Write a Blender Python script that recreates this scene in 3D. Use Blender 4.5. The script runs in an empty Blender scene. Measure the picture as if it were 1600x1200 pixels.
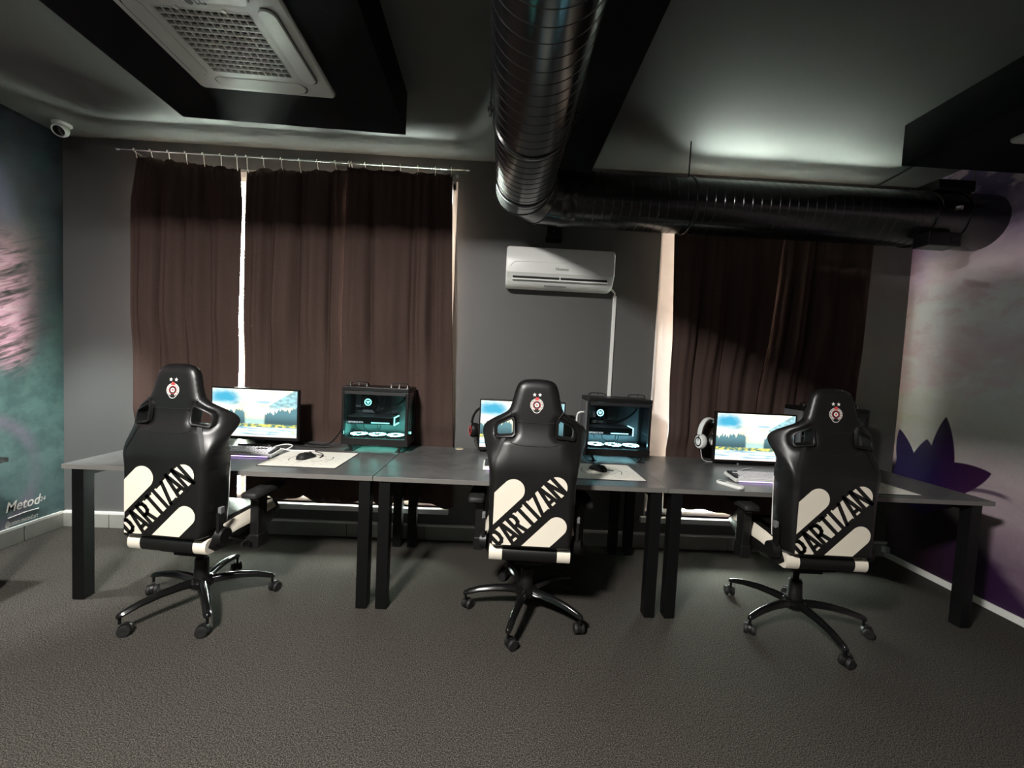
import bpy, bmesh, math, random
import numpy as np
from mathutils import Vector, Matrix

SC = bpy.context.scene
COL = SC.collection
PI = math.pi
rnd = random.Random(7)

# ------------------------------------------------------------------ camera
FPX, YAW, PITCH, ROLL, CH = 642.4055, 0.026096, -0.049093, 0.048433, 1.40216
cy, sy, cp, sp = math.cos(YAW), math.sin(YAW), math.cos(PITCH), math.sin(PITCH)
fw = Vector((sy*cp, cy*cp, sp)); rt = Vector((cy, -sy, 0)); up = rt.cross(fw)
cr, sr = math.cos(ROLL), math.sin(ROLL)
rt, up = rt*cr + up*sr, up*cr - rt*sr
cam_d = bpy.data.cameras.new('camera'); cam = bpy.data.objects.new('camera', cam_d); COL.objects.link(cam)
cam_d.sensor_fit = 'HORIZONTAL'; cam_d.sensor_width = 36.0; cam_d.lens = FPX/1600*36.0
cam_d.clip_start = 0.02; cam_d.clip_end = 100
cam.matrix_world = Matrix(((rt.x, up.x, -fw.x, 0), (rt.y, up.y, -fw.y, 0), (rt.z, up.z, -fw.z, CH), (0, 0, 0, 1)))
SC.camera = cam

# ------------------------------------------------------------------ world and view
w = bpy.data.worlds.new('daylight'); SC.world = w; w.use_nodes = True
bgn = w.node_tree.nodes['Background']
bgn.inputs['Color'].default_value = (0.93, 1.0, 0.93, 1); bgn.inputs['Strength'].default_value = 90.0
vs = SC.view_settings
vs.view_transform = 'Standard'; vs.look = 'None'; vs.gamma = 1.0; vs.use_curve_mapping = False
vs.exposure = 1.2

# room dimensions (metres)
XL, XR, YB, YF, H = -3.294, 3.150, 3.175, -3.2, 2.909

def area(name, loc, size, power, color=(1, 1, 1), rot=(0, 0, 0), portal=False, spread=PI):
    d = bpy.data.lights.new(name, 'AREA'); d.shape = 'RECTANGLE'; d.size, d.size_y = size
    d.energy = power; d.color = color; d.spread = spread
    if portal: d.cycles.is_portal = True
    o = bpy.data.objects.new(name, d); COL.objects.link(o); o.location = loc; o.rotation_euler = rot
    return o
WIN = [(-2.758, -0.395, 0.25, 2.745), (1.172, 2.72, 0.25, 2.745)]
for i, (a, b, z0, z1) in enumerate(WIN):      # portals only guide the daylight sampling
    area('window_portal', ((a+b)/2, YB+0.27, (z0+z1)/2), (b-a, z1-z0), 1, rot=(-PI/2, 0, 0), portal=True)

# ceiling lamp behind the camera: the desk-leg shadows on the carpet and the desk shadow on the lotus wall point back to it
area('ceiling_lamp_rear_offscreen', (-1.15, -0.25, H-0.035), (0.38, 0.38), 165, (1.0, 0.965, 0.92))
# ceiling lamp by the teal wall, out of frame: gives the pool of light on the carpet edge and the lower mural
sp_d = bpy.data.lights.new('ceiling_lamp_left_offscreen', 'SPOT'); sp_d.energy = 210; sp_d.spot_size = math.radians(52); sp_d.spot_blend = 0.6
sp_d.shadow_soft_size = 0.05; sp_d.color = (0.95, 1.0, 0.97)
sp_o = bpy.data.objects.new('ceiling_lamp_left_offscreen', sp_d); COL.objects.link(sp_o); sp_o.location = (-2.95, 2.05, H-0.05)
sp_o.rotation_euler = Vector((0.02, -0.62, 2.7)).to_track_quat('Z', 'Y').to_euler()

# ------------------------------------------------------------------ node helpers
class S:
    """a socket in a node tree that can be used in arithmetic"""
    def __init__(s, g, sock): s.g, s.k = g, sock
    def __add__(s, o): return s.g.m('ADD', s, o)
    __radd__ = __add__
    def __sub__(s, o): return s.g.m('SUBTRACT', s, o)
    def __rsub__(s, o): return s.g.m('SUBTRACT', o, s)
    def __mul__(s, o): return s.g.m('MULTIPLY', s, o)
    __rmul__ = __mul__
    def __truediv__(s, o): return s.g.m('DIVIDE', s, o)
class Graph:
    def __init__(s, name):
        s.mat = bpy.data.materials.new(name); s.mat.use_nodes = True
        s.nt = s.mat.node_tree; s.bsdf = s.nt.nodes['Principled BSDF']; s.out = s.nt.nodes['Material Output']
    def node(s, t): return s.nt.nodes.new(t)
    def put(s, sock, v):
        if isinstance(v, S): s.nt.links.new(v.k, sock)
        elif isinstance(v, (tuple, list)):
            sock.default_value = tuple(v) + ((1,) if len(v) == 3 and len(sock.default_value) == 4 else ())
        else: sock.default_value = v
    def m(s, op, *a):
        n = s.node('ShaderNodeMath'); n.operation = op
        for i, v in enumerate(a): s.put(n.inputs[i], v)
        return S(s, n.outputs[0])
    def step(s, x, a, b):
        """smooth 0..1 as x runs from a to b (a may be above b)"""
        n = s.node('ShaderNodeMapRange'); n.interpolation_type = 'SMOOTHSTEP'
        s.put(n.inputs[0], x); n.inputs[1].default_value = a; n.inputs[2].default_value = b
        n.inputs[3].default_value = 0; n.inputs[4].default_value = 1
        if a > b:
            n.inputs[1].default_value = b; n.inputs[2].default_value = a
            n.inputs[3].default_value = 1; n.inputs[4].default_value = 0
        return S(s, n.outputs[0])
    def coords(s, kind='Object'):
        n = s.node('ShaderNodeTexCoord'); x = s.node('ShaderNodeSeparateXYZ')
        s.nt.links.new(n.outputs[kind], x.inputs[0])
        return [S(s, x.outputs[i]) for i in range(3)]
    def vec(s, x, y, z=0.0):
        n = s.node('ShaderNodeCombineXYZ')
        for i, v in enumerate((x, y, z)): s.put(n.inputs[i], v)
        return S(s, n.outputs[0])
    def noise(s, v, scale, detail=3, rough=0.5, dist=0.0):
        n = s.node('ShaderNodeTexNoise')
        if v is not None: s.put(n.inputs['Vector'], v)
        n.inputs['Scale'].default_value = scale; n.inputs['Detail'].default_value = detail
        n.inputs['Roughness'].default_value = rough; n.inputs['Distortion'].default_value = dist
        return S(s, n.outputs[0])
    def ramp(s, f, stops):
        n = s.node('ShaderNodeValToRGB'); s.put(n.inputs[0], f); e = n.color_ramp.elements
        while len(e) < len(stops): e.new(0.5)
        for q, (p, c) in zip(e, stops): q.position = p; q.color = tuple(c) + (1,)
        return S(s, n.outputs[0])
    def mix(s, f, a, b, blend='MIX'):
        n = s.node('ShaderNodeMix'); n.data_type = 'RGBA'; n.blend_type = blend
        s.put(n.inputs[0], f); s.put(n.inputs[6], a); s.put(n.inputs[7], b)
        return S(s, n.outputs[2])
    def obj(s):
        n = s.node('ShaderNodeTexCoord'); return S(s, n.outputs['Object'])
    def bump(s, h, strength=0.2, dist=0.01):
        n = s.node('ShaderNodeBump'); s.put(n.inputs['Height'], h)
        n.inputs['Strength'].default_value = strength; n.inputs['Distance'].default_value = dist
        s.nt.links.new(n.outputs[0], s.bsdf.inputs['Normal'])
    def set(s, **k):
        for n, v in k.items(): s.put(s.bsdf.inputs[n.replace('_', ' ')], v)
        return s.mat

MATS = {}
def mat(name, col, rough=0.5, metal=0.0, var=0.0, vscale=6.0, bump=0.0, bscale=200.0, spec=0.5, coat=0.0):
    """painted / plastic / leather style material: colour with faint mottling and fine relief"""
    g = Graph(name); v = g.obj()
    g.set(Roughness=rough, Metallic=metal)
    g.bsdf.inputs['Specular IOR Level'].default_value = spec
    if coat: g.set(Coat_Weight=coat, Coat_Roughness=0.12)
    n = g.noise(v, vscale, 4)
    lo = tuple(c*(1-var) for c in col); hi = tuple(min(1, c*(1+var)) for c in col)
    g.set(Base_Color=g.ramp(n, [(0.3, lo), (0.7, hi)]))
    if bump: g.bump(g.noise(v, bscale, 2), bump, 0.002)
    MATS[name] = g.mat
    return g.mat
def emit(name, col, strength):
    g = Graph(name); g.set(Base_Color=(0.02, 0.02, 0.02), Emission_Color=col, Emission_Strength=strength); return g.mat

# ------------------------------------------------------------------ mesh helpers
class MB:
    def __init__(s): s.v, s.f = [], []
    def add(s, vs_, fs_, M=None):
        b = len(s.v)
        s.v += [tuple(M @ Vector(p)) if M is not None else tuple(p) for p in vs_]
        s.f += [tuple(b+i for i in f) for f in fs_]
        return s
    def box(s, c, d, M=None):
        x, y, z = c; a, b, e = d[0]/2, d[1]/2, d[2]/2
        vs_ = [(x+i*a, y+j*b, z+k*e) for k in (-1, 1) for j in (-1, 1) for i in (-1, 1)]
        return s.add(vs_, [(0, 2, 3, 1), (4, 5, 7, 6), (0, 1, 5, 4), (2, 6, 7, 3), (0, 4, 6, 2), (1, 3, 7, 5)], M)
    def bb(s, x0, x1, y0, y1, z0, z1): return s.box(((x0+x1)/2, (y0+y1)/2, (z0+z1)/2), (x1-x0, y1-y0, z1-z0))
    def rings(s, rings, cap=True, close=True, M=None):
        """loft through a list of equal-length vertex rings"""
        n = len(rings[0]); vs_ = [p for r in rings for p in r]; fs_ = []
        for i in range(len(rings)-1):
            for j in range(n if close else n-1):
                k = (j+1) % n
                fs_.append((i*n+j, i*n+k, (i+1)*n+k, (i+1)*n+j))
        if cap:
            fs_.append(tuple(range(n-1, -1, -1))); fs_.append(tuple((len(rings)-1)*n+j for j in range(n)))
        return s.add(vs_, fs_, M)
    def cyl(s, p0, p1, r0, r1=None, seg=20, cap=True):
        p0, p1 = Vector(p0), Vector(p1); r1 = r0 if r1 is None else r1
        d = (p1-p0).normalized(); a = d.orthogonal().normalized(); b = d.cross(a)
        R = lambda p, r: [p + (a*math.cos(t)+b*math.sin(t))*r for t in [2*PI*i/seg for i in range(seg)]]
        return s.rings([R(p0, r0), R(p1, r1)], cap)
    def tube(s, pts, r, seg=8, cap=True):
        pts = [Vector(p) for p in pts]; n = len(pts); rr = r if isinstance(r, (list, tuple)) else [r]*n
        t0 = (pts[1]-pts[0]).normalized(); a = t0.orthogonal().normalized(); out = []
        for i, p in enumerate(pts):
            t = (pts[min(i+1, n-1)]-pts[max(i-1, 0)]).normalized()
            a = (a - t*a.dot(t)).normalized(); b = t.cross(a)
            out.append([p + (a*math.cos(q)+b*math.sin(q))*rr[i] for q in [2*PI*k/seg for k in range(seg)]])
        return s.rings(out, cap)
    def lathe(s, prof, seg=24, M=None, cap=True):
        """prof: (r, z) pairs turned about z"""
        return s.rings([[(r*math.cos(2*PI*k/seg), r*math.sin(2*PI*k/seg), z) for k in range(seg)] for r, z in prof], cap, True, M)
    def prism(s, poly, a, b, axis='y', M=None):
        def P(u, v, h): return {'y': (u, h, v), 'z': (u, v, h), 'x': (h, u, v)}[axis]
        return s.rings([[P(u, v, a) for u, v in poly], [P(u, v, b) for u, v in poly]], True, True, M)
    def build(s, name, m, parent=None, smooth=None, bevel=0, loc=None, rot=None):
        me = bpy.data.meshes.new(name); me.from_pydata(s.v, [], s.f)
        bm = bmesh.new(); bm.from_mesh(me); bmesh.ops.recalc_face_normals(bm, faces=bm.faces)
        if bevel: bmesh.ops.bevel(bm, geom=[e for e in bm.edges if len(e.link_faces) == 2 and e.calc_face_angle(0) > 0.5],
                                  offset=bevel, segments=2, affect='EDGES', profile=0.5, clamp_overlap=True)
        if smooth is not None:
            for f in bm.faces: f.smooth = True
            for e in bm.edges:
                if len(e.link_faces) == 2 and e.calc_face_angle(0) > smooth: e.smooth = False
        bm.to_mesh(me); bm.free()
        return link(name, me, m, parent, loc, rot)
def link(name, me, m, parent=None, loc=None, rot=None):
    if m is not None: me.materials.clear(); me.materials.append(m)
    o = bpy.data.objects.new(name, me); COL.objects.link(o)
    if parent is not None: o.parent = parent
    if loc: o.location = loc
    if rot: o.rotation_euler = rot
    return o
SM = 0.7
def tag(o, label, cat, group=None):
    o['label'] = label; o['category'] = cat
    if group: o['group'] = group
    return o
def struct(o, label=None):
    o['kind'] = 'structure'
    if label: o['label'] = label
    return o
def empty(name, loc, rz=0.0):
    o = bpy.data.objects.new(name, None); COL.objects.link(o); o.location = loc; o.rotation_euler = (0, 0, rz)
    o.empty_display_size = 0.05
    return o
def kids(o): return [c for c in bpy.data.objects if c.parent == o]
def copy_tree(o, parent=None):
    c = o.copy(); COL.objects.link(c); c.parent = parent
    for ch in kids(o): copy_tree(ch, c)
    return c
def text_mesh(body, size, shear=0.0, extrude=0.0, sx=1.0, offset=0.0, align='CENTER'):
    cu = bpy.data.curves.new('text', 'FONT'); cu.body = body; cu.size = size; cu.shear = shear; cu.extrude = extrude
    cu.offset = offset; cu.align_x = align; cu.align_y = 'CENTER'; cu.resolution_u = 3
    o = bpy.data.objects.new('text', cu); me = bpy.data.meshes.new_from_object(o)
    if sx != 1: me.transform(Matrix.Diagonal((sx, 1, 1, 1)))
    bpy.data.objects.remove(o); bpy.data.curves.remove(cu)
    return me
def smoothstep(x, a, b):
    t = np.clip((x-a)/(b-a), 0, 1); return t*t*(3-2*t)
def catmull(pts, n=8, closed=False):
    P = [Vector(p) for p in pts]; out = []; N = len(P)
    for i in range(N if closed else N-1):
        p0, p1, p2, p3 = (P[(i-1) % N], P[i], P[(i+1) % N], P[(i+2) % N]) if closed else (P[max(i-1, 0)], P[i], P[i+1], P[min(i+2, N-1)])
        for k in range(n):
            t = k/n
            out.append(0.5*((2*p1)+(p2-p0)*t+(2*p0-5*p1+4*p2-p3)*t*t+(3*p1-p0-3*p2+p3)*t**3))
    if not closed: out.append(P[-1])
    return out

# ------------------------------------------------------------------ materials
m_wall = mat('grey_wall_paint', (0.088, 0.089, 0.087), 0.55, var=0.06, vscale=1.5, bump=0.25, bscale=350)
m_ceil = mat('grey_ceiling_paint', (0.098, 0.100, 0.092), 0.7, var=0.05, vscale=1.2, bump=0.15, bscale=300)
m_blackpaint = mat('black_paint', (0.004, 0.004, 0.0045), 0.75, var=0.1, vscale=3, bump=0.1, spec=0.12)
m_white = mat('white_plastic', (0.78, 0.79, 0.76), 0.32, var=0.02)
m_pvc = mat('white_window_frame', (0.80, 0.81, 0.80), 0.3, var=0.02)
m_dull = mat('aged_white_plastic', (0.52, 0.53, 0.49), 0.45, var=0.04)
m_tile = mat('grey_skirting_tile', (0.25, 0.25, 0.225), 0.4, var=0.15, vscale=5)
m_strip = mat('white_skirting_strip', (0.72, 0.72, 0.68), 0.4, var=0.04)
m_blackpl = mat('black_plastic', (0.006, 0.006, 0.006), 0.40, var=0.1, bump=0.05, spec=0.35)
m_gloss = mat('gloss_black_nylon', (0.0045, 0.0045, 0.0045), 0.16, var=0.05)
m_leather = mat('black_synthetic_leather', (0.0060, 0.0058, 0.0054), 0.38, var=0.15, vscale=8, bump=0.12, bscale=420, spec=0.45)
m_cream = mat('cream_synthetic_leather', (0.66, 0.61, 0.51), 0.45, var=0.03, bump=0.1, bscale=420)
m_red = mat('red_print', (0.62, 0.06, 0.06), 0.5)
m_pale = mat('white_print', (0.80, 0.77, 0.72), 0.5)
m_blackprint = mat('black_print', (0.008, 0.008, 0.009), 0.55)
m_metal = mat('chrome_metal', (0.75, 0.75, 0.73), 0.22, metal=1.0)
m_steel = mat('black_powder_coated_steel', (0.0030, 0.0030, 0.0032), 0.45, var=0.1, bump=0.08, bscale=600, spec=0.22)
m_rubber = mat('black_rubber', (0.009, 0.009, 0.009), 0.6, var=0.15, spec=0.35)
m_duct = mat('black_painted_duct_metal', (0.006, 0.0063, 0.0068), 0.22, metal=0.0, var=0.2, vscale=9, spec=0.8)
m_beige = mat('beige_grommet_plastic', (0.55, 0.47, 0.33), 0.5)
m_grey = mat('grey_plastic', (0.12, 0.12, 0.125), 0.45)

def carpet():
    g = Graph('charcoal_loop_carpet'); v = g.obj()
    f = g.noise(v, 230, 2, 0.8); s = g.noise(v, 110, 3, 0.7); b = g.noise(v, 1.1, 3)
    c = g.ramp(f, [(0.38, (0.003, 0.0028, 0.0024)), (0.50, (0.022, 0.020, 0.0173)), (0.61, (0.125, 0.114, 0.099))])
    c = g.mix(0.35, c, g.ramp(s, [(0.38, (0.009, 0.0083, 0.007)), (0.63, (0.050, 0.0455, 0.039))]))
    c = g.mix(0.25, c, g.ramp(b, [(0.3, (0.4, 0.38, 0.36)), (0.7, (0.62, 0.6, 0.58))]), 'OVERLAY')
    g.set(Base_Color=c, Roughness=0.95); g.bsdf.inputs['Specular IOR Level'].default_value = 0.15
    g.bump(f, 0.6, 0.004)
    return g.mat
m_carpet = carpet()
def laminate():
    g = Graph('dark_concrete_laminate'); v = g.obj()
    a = g.noise(v, 7, 6, 0.65, 0.4); b = g.noise(v, 38, 4, 0.6)
    c = g.mix(0.4, g.ramp(a, [(0.3, (0.050, 0.051, 0.052)), (0.7, (0.125, 0.124, 0.120))]), g.ramp(b, [(0.3, (0.055, 0.055, 0.056)), (0.7, (0.12, 0.12, 0.118))]))
    g.set(Base_Color=c, Roughness=g.m('ADD', g.m('MULTIPLY', b, 0.2), 0.24)); g.bump(b, 0.04, 0.002)
    return g.mat
m_lam = laminate()
m_edge = mat('grey_edge_band', (0.13, 0.125, 0.115), 0.45, var=0.08)
def cloth(name, c1, c2, trans):
    g = Graph(name); v = g.obj(); x, y, z = g.coords()
    n = g.noise(v, 420, 2, 0.7); big = g.noise(g.vec(x*9, 0.0, z*1.2), 1.0, 3)
    c = g.mix(big, c1, c2); c = g.mix(0.45, c, g.ramp(n, [(0.3, (0.15, 0.15, 0.15)), (0.7, (0.95, 0.92, 0.9))]), 'OVERLAY')
    d = g.node('ShaderNodeBsdfDiffuse'); t = g.node('ShaderNodeBsdfTranslucent'); mx = g.node('ShaderNodeMixShader')
    g.put(d.inputs[0], c); g.put(t.inputs[0], c); mx.inputs[0].default_value = trans
    bm_ = g.node('ShaderNodeBump'); g.put(bm_.inputs['Height'], n); bm_.inputs['Strength'].default_value = 0.4; bm_.inputs['Distance'].default_value = 0.002
    g.nt.links.new(bm_.outputs[0], d.inputs['Normal'])
    g.nt.links.new(d.outputs[0], mx.inputs[1]); g.nt.links.new(t.outputs[0], mx.inputs[2]); g.nt.links.new(mx.outputs[0], g.out.inputs[0])
    return g.mat
m_curtain = cloth('brown_blackout_cloth', (0.047, 0.031, 0.027), (0.082, 0.055, 0.048), 0.011)
def pane_mat(name, tint, gloss):
    g = Graph(name); t = g.node('ShaderNodeBsdfTransparent'); l = g.node('ShaderNodeBsdfGlossy'); mx = g.node('ShaderNodeMixShader')
    t.inputs[0].default_value = tuple(tint)+(1,); l.inputs['Roughness'].default_value = 0.03
    fr = g.node('ShaderNodeFresnel'); fr.inputs[0].default_value = 1.45
    g.put(mx.inputs[0], g.m('MULTIPLY', S(g, fr.outputs[0]), gloss))
    g.nt.links.new(t.outputs[0], mx.inputs[1]); g.nt.links.new(l.outputs[0], mx.inputs[2]); g.nt.links.new(mx.outputs[0], g.out.inputs[0])
    return g.mat
m_glass = pane_mat('clear_window_glass', (0.95, 0.98, 0.96), 1.0)
m_tglass = pane_mat('tinted_case_glass', (0.62, 0.66, 0.68), 0.9)

def mural_left():
    g = Graph('mural_teal_feather_paint'); x, y, z = g.coords()
    v = g.vec(0.0, y, z)
    n1 = g.noise(v, 5, 5, 0.6); n2 = g.noise(g.vec(0.0, y*5.0, z*20.0 - y*9.0), 1.0, 4, 0.6, 0.6); n3 = g.noise(v, 30, 3)
    zz = z/2.909
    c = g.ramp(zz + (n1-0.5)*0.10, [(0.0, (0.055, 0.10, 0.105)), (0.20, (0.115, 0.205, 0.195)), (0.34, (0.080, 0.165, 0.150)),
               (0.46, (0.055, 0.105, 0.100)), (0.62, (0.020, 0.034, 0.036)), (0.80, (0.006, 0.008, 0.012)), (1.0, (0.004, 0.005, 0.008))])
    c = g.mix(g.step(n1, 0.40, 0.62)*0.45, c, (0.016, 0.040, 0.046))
    lil = g.m('ABSOLUTE', g.m('SQRT', (y-2.60)*(y-2.60) + (z-0.50)*(z-0.50)) - 0.40)
    c = g.mix(g.step(lil + (n1-0.5)*0.05, 0.075, 0.0)*0.55*g.step(y, 3.06, 2.9), c, (0.20, 0.15, 0.22))
    blu = g.step(y + z*0.25, 3.52, 3.34)*g.step(z, 1.98, 2.12)*g.step(z, 2.62, 2.42)
    c = g.mix(blu*0.8, c, (0.095, 0.095, 0.16))
    brn = g.step(y + (n2-0.5)*0.22, 3.10, 2.90)*g.step(z, 1.70, 1.86)*g.step(z, 2.30, 2.05)
    c = g.mix(brn*0.8, c, (0.10, 0.075, 0.070))
    n4 = g.noise(g.vec(2.0, y*3.0, z*34.0 - y*16.0), 1.0, 3, 0.55, 0.8)
    edge = g.m('ABSOLUTE', z-1.62)
    fe = g.step(y + (n2-0.5)*0.42 + (n4-0.5)*0.20 + edge*edge*0.55, 3.12, 2.93)*g.step(z + (n2-0.5)*0.30 + (y-2.78)*0.25, 1.16, 1.34)*g.step(z + (n2-0.5)*0.35, 2.22, 1.86)
    fc = g.ramp(n2*0.6 + n4*0.4, [(0.38, (0.020, 0.022, 0.024)), (0.46, (0.17, 0.11, 0.12)), (0.54, (0.50, 0.27, 0.34)), (0.66, (0.62, 0.45, 0.50))])
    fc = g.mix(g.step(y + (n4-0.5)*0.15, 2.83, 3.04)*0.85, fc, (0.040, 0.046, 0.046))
    c = g.mix(fe, c, fc)
    c = g.mix(0.18, c, g.ramp(n3, [(0.3, (0.3, 0.3, 0.3)), (0.7, (0.7, 0.7, 0.7))]), 'OVERLAY')
    g.set(Base_Color=c, Roughness=0.5)
    return g.mat
def mural_right():
    g = Graph('mural_lotus_cloud_paint'); x, y, z = g.coords(); v = g.vec(0.0, y, z)
    n1 = g.noise(g.vec(0.0, y*2.2, z*4.2), 1.0, 5, 0.6, 0.5); n2 = g.noise(g.vec(3.0, y*5, z*9), 1.0, 5, 0.6, 0.3); n3 = g.noise(v, 45, 3)
    c = g.ramp(z/2.909 + (n1-0.5)*0.16, [(0.0, (0.05, 0.012, 0.06)), (0.16, (0.26, 0.19, 0.23)), (0.27, (0.56, 0.46, 0.49)), (0.36, (0.62, 0.60, 0.55)),
               (0.46, (0.80, 0.80, 0.76)), (0.56, (0.84, 0.68, 0.71)), (0.66, (0.92, 0.88, 0.88)), (0.76, (0.92, 0.72, 0.77)), (0.84, (0.50, 0.36, 0.50)), (0.91, (0.090, 0.055, 0.16))])
    c = g.mix(g.step(n2, 0.48, 0.62)*0.55*g.step(z, 1.2, 1.4), c, (0.80, 0.58, 0.63))
    c = g.mix(g.step(n2, 0.46, 0.32)*0.60*g.step(z, 1.2, 1.4)*g.step(z, 2.3, 2.1), c, (0.94, 0.93, 0.92))
    c = g.mix(g.step(n1, 0.48, 0.62)*0.45*g.step(z, 1.05, 1.15)*g.step(z, 1.40, 1.25), c, (0.56, 0.58, 0.38))
    c = g.mix(g.step(y + (n1-0.5)*0.2, 2.94, 3.15)*0.55*g.step(z, 1.9, 2.2), c, (0.30, 0.20, 0.38))
    sh = g.step(g.m('ABSOLUTE', (z-2.09) - (y-2.72)*0.35 + (n2-0.5)*0.05), 0.030, 0.006)*g.step(y, 2.60, 2.66)*g.step(y, 2.82, 2.76)
    c = g.mix(sh*0.6, c, (0.50, 0.24, 0.30))
    # dark plum ground
    dk = g.step(z + (n1-0.5)*0.10 - g.m('MINIMUM', g.m('MULTIPLY', y-2.52, 0.80), 0.45), 0.40, 0.28)
    pl = g.mix(g.step(y, 2.40, 2.95), (0.024, 0.005, 0.036), (0.012, 0.003, 0.009))
    c = g.mix(dk, c, pl)
    def petal(py, pz, ang, L, W):
        """lens shape from a base point along ang (0 = +y, 90 = up)"""
        a = math.radians(ang); ca, sa = math.cos(a), math.sin(a)
        u = ((y-py)*ca + (z-pz)*sa)/L; q = ((z-pz)*ca - (y-py)*sa)/W
        prof = g.m('POWER', g.m('MAXIMUM', u, 0.0), 0.45)*g.m('POWER', g.m('MAXIMUM', 1.0-u, 0.0), 0.8)*2.26
        return g.step(prof - g.m('ABSOLUTE', q), 0.0, 0.08)
    pet = None
    for a in [(2.825, 0.62, 91, 0.56, 0.092), (3.02, 0.66, 72, 0.40, 0.078), (2.92, 0.68, 157, 0.44, 0.120), (2.93, 0.60, 165, 0.30, 0.12), (2.96, 0.58, 62, 0.36, 0.11), (2.93, 0.45, 90, 0.55, 0.15), (3.06, 0.5, 88, 0.42, 0.10)]:
        p = petal(*a); pet = p if pet is None else g.m('MAXIMUM', pet, p)
    c = g.mix(g.step(g.m('ABSOLUTE', (z-0.735) - (y-2.48)*-0.10 + g.m('MULTIPLY', y-2.55, y-2.55)*1.2), 0.022, 0.004)*g.step(y, 2.38, 2.46)*g.step(y, 2.80, 2.7), c, (0.12, 0.08, 0.12))
    pc = g.mix(g.step(y, 2.62, 2.95), (0.038, 0.006, 0.050), (0.010, 0.003, 0.060))
    pc = g.mix(g.step(z, 0.85, 1.1)*0.5, pc, (0.032, 0.006, 0.062))
    c = g.mix(pet, c, pc)
    c = g.mix(0.12, c, g.ramp(n3, [(0.3, (0.35, 0.35, 0.35)), (0.7, (0.65, 0.65, 0.65))]), 'OVERLAY')
    g.set(Base_Color=c, Roughness=0.5)
    return g.mat

# ------------------------------------------------------------------ room shell
T = 0.30
def wall_with_holes(name, holes):
    b = MB(); xs = sorted({XL-0.2, XR+0.2} | {h[0] for h in holes} | {h[1] for h in holes})
    for a, c in zip(xs[:-1], xs[1:]):
        hole = [h for h in holes if h[0] <= a+1e-6 and h[1] >= c-1e-6]
        if hole:
            b.bb(a, c, YB, YB+T, 0, hole[0][2]); b.bb(a, c, YB, YB+T, hole[0][3], H)
        else: b.bb(a, c, YB, YB+T, 0, H)
    return b.build(name, m_wall)
struct(MB().bb(XL-0.2, XR+0.2, YF-0.2, YB+T, -0.1, 0).build('floor', m_carpet), 'charcoal grey loop pile carpet floor')
struct(MB().bb(XL-0.2, XR+0.2, YF-0.2, YB+T, H, H+0.1).build('ceiling', m_ceil), 'grey painted ceiling')
struct(wall_with_holes('wall_back', WIN), 'dark grey painted wall with two tall windows')
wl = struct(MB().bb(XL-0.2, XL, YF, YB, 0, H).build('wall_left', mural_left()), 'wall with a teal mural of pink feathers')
struct(MB().bb(XR, XR+0.2, YF, YB, 0, H).build('wall_right', mural_right()), 'wall with a pale cloud mural and purple lotus')
struct(MB().bb(XL-0.2, XR+0.2, YF-0.2, YF, 0, H).build('wall_front', m_wall), 'dark grey painted wall')
# beam and soffits
struct(MB().bb(0.02, 0.555, YF, YB, 2.76, H).build('trim_1', m_blackpaint), 'black painted ceiling beam beside the air duct')
def soffit(name, x0, x1, y0, y1, rz, label):
    cx, cyy = (x0+x1)/2, (y0+y1)/2
    o = MB().box((0, 0, (2.677+H)/2-2.677), (x1-x0, y1-y0, H-2.677)).build(name, m_blackpaint, loc=(cx, cyy, 2.677), rot=(0, 0, rz))
    return struct(o, label)
soffit('trim_2', -1.80, -0.585, 0.9, 2.41, math.radians(2.0), 'black boxed soffit holding the cassette air conditioner nearest the teal mural')
soffit('trim_3', 2.295, XR, 0.9, 2.43, 0, 'black boxed soffit holding the cassette air conditioner nearest the lotus mural')

# skirting: white strip over grey tiles, tile by tile
def skirting(name, label, p0, p1, inward, h=0.105, tile=0.60, thick=0.014, start=0.0):
    p0, p1 = Vector(p0), Vector(p1); d = (p1-p0); L = d.length; d.normalize(); n = Vector(inward)
    rz = math.atan2(d.y, d.x); M = Matrix.Translation(p0) @ Matrix.Rotation(rz, 4, 'Z')
    sgn = 1 if (Matrix.Rotation(rz, 3, 'Z') @ Vector((0, 1, 0))).dot(n) > 0 else -1
    b = MB(); b.box((L/2, sgn*thick*0.5, h+0.0085), (L, thick, 0.017), M)
    o = struct(b.build(name, m_strip), label)
    s = start
    while s < L:
        e = min(s+tile, L); lo = max(s, 0)
        if e-lo > 0.02:
            MB().box(((lo+e)/2, sgn*thick*0.5, h/2), (e-lo-0.006, thick, h-0.002), M).build('skirting_tile', m_tile, o, bevel=0.0015)
        s += tile
    return o
skirting('baseboard_left', 'grey tile skirting with white strip along the teal mural wall', (XL, -1.2, 0), (XL, YB, 0), (1, 0, 0), start=-0.10)
skirting('baseboard_back', 'grey tile skirting along the window wall', (XL, YB, 0), (XR, YB, 0), (0, -1, 0), thick=0.02, start=-0.25)
b = MB().bb(XR-0.018, XR, YF, YB, 0, 0.045)
o = struct(b.build('baseboard_right', m_strip, bevel=0.004), 'low white cable trunking along the lotus mural wall')

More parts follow.
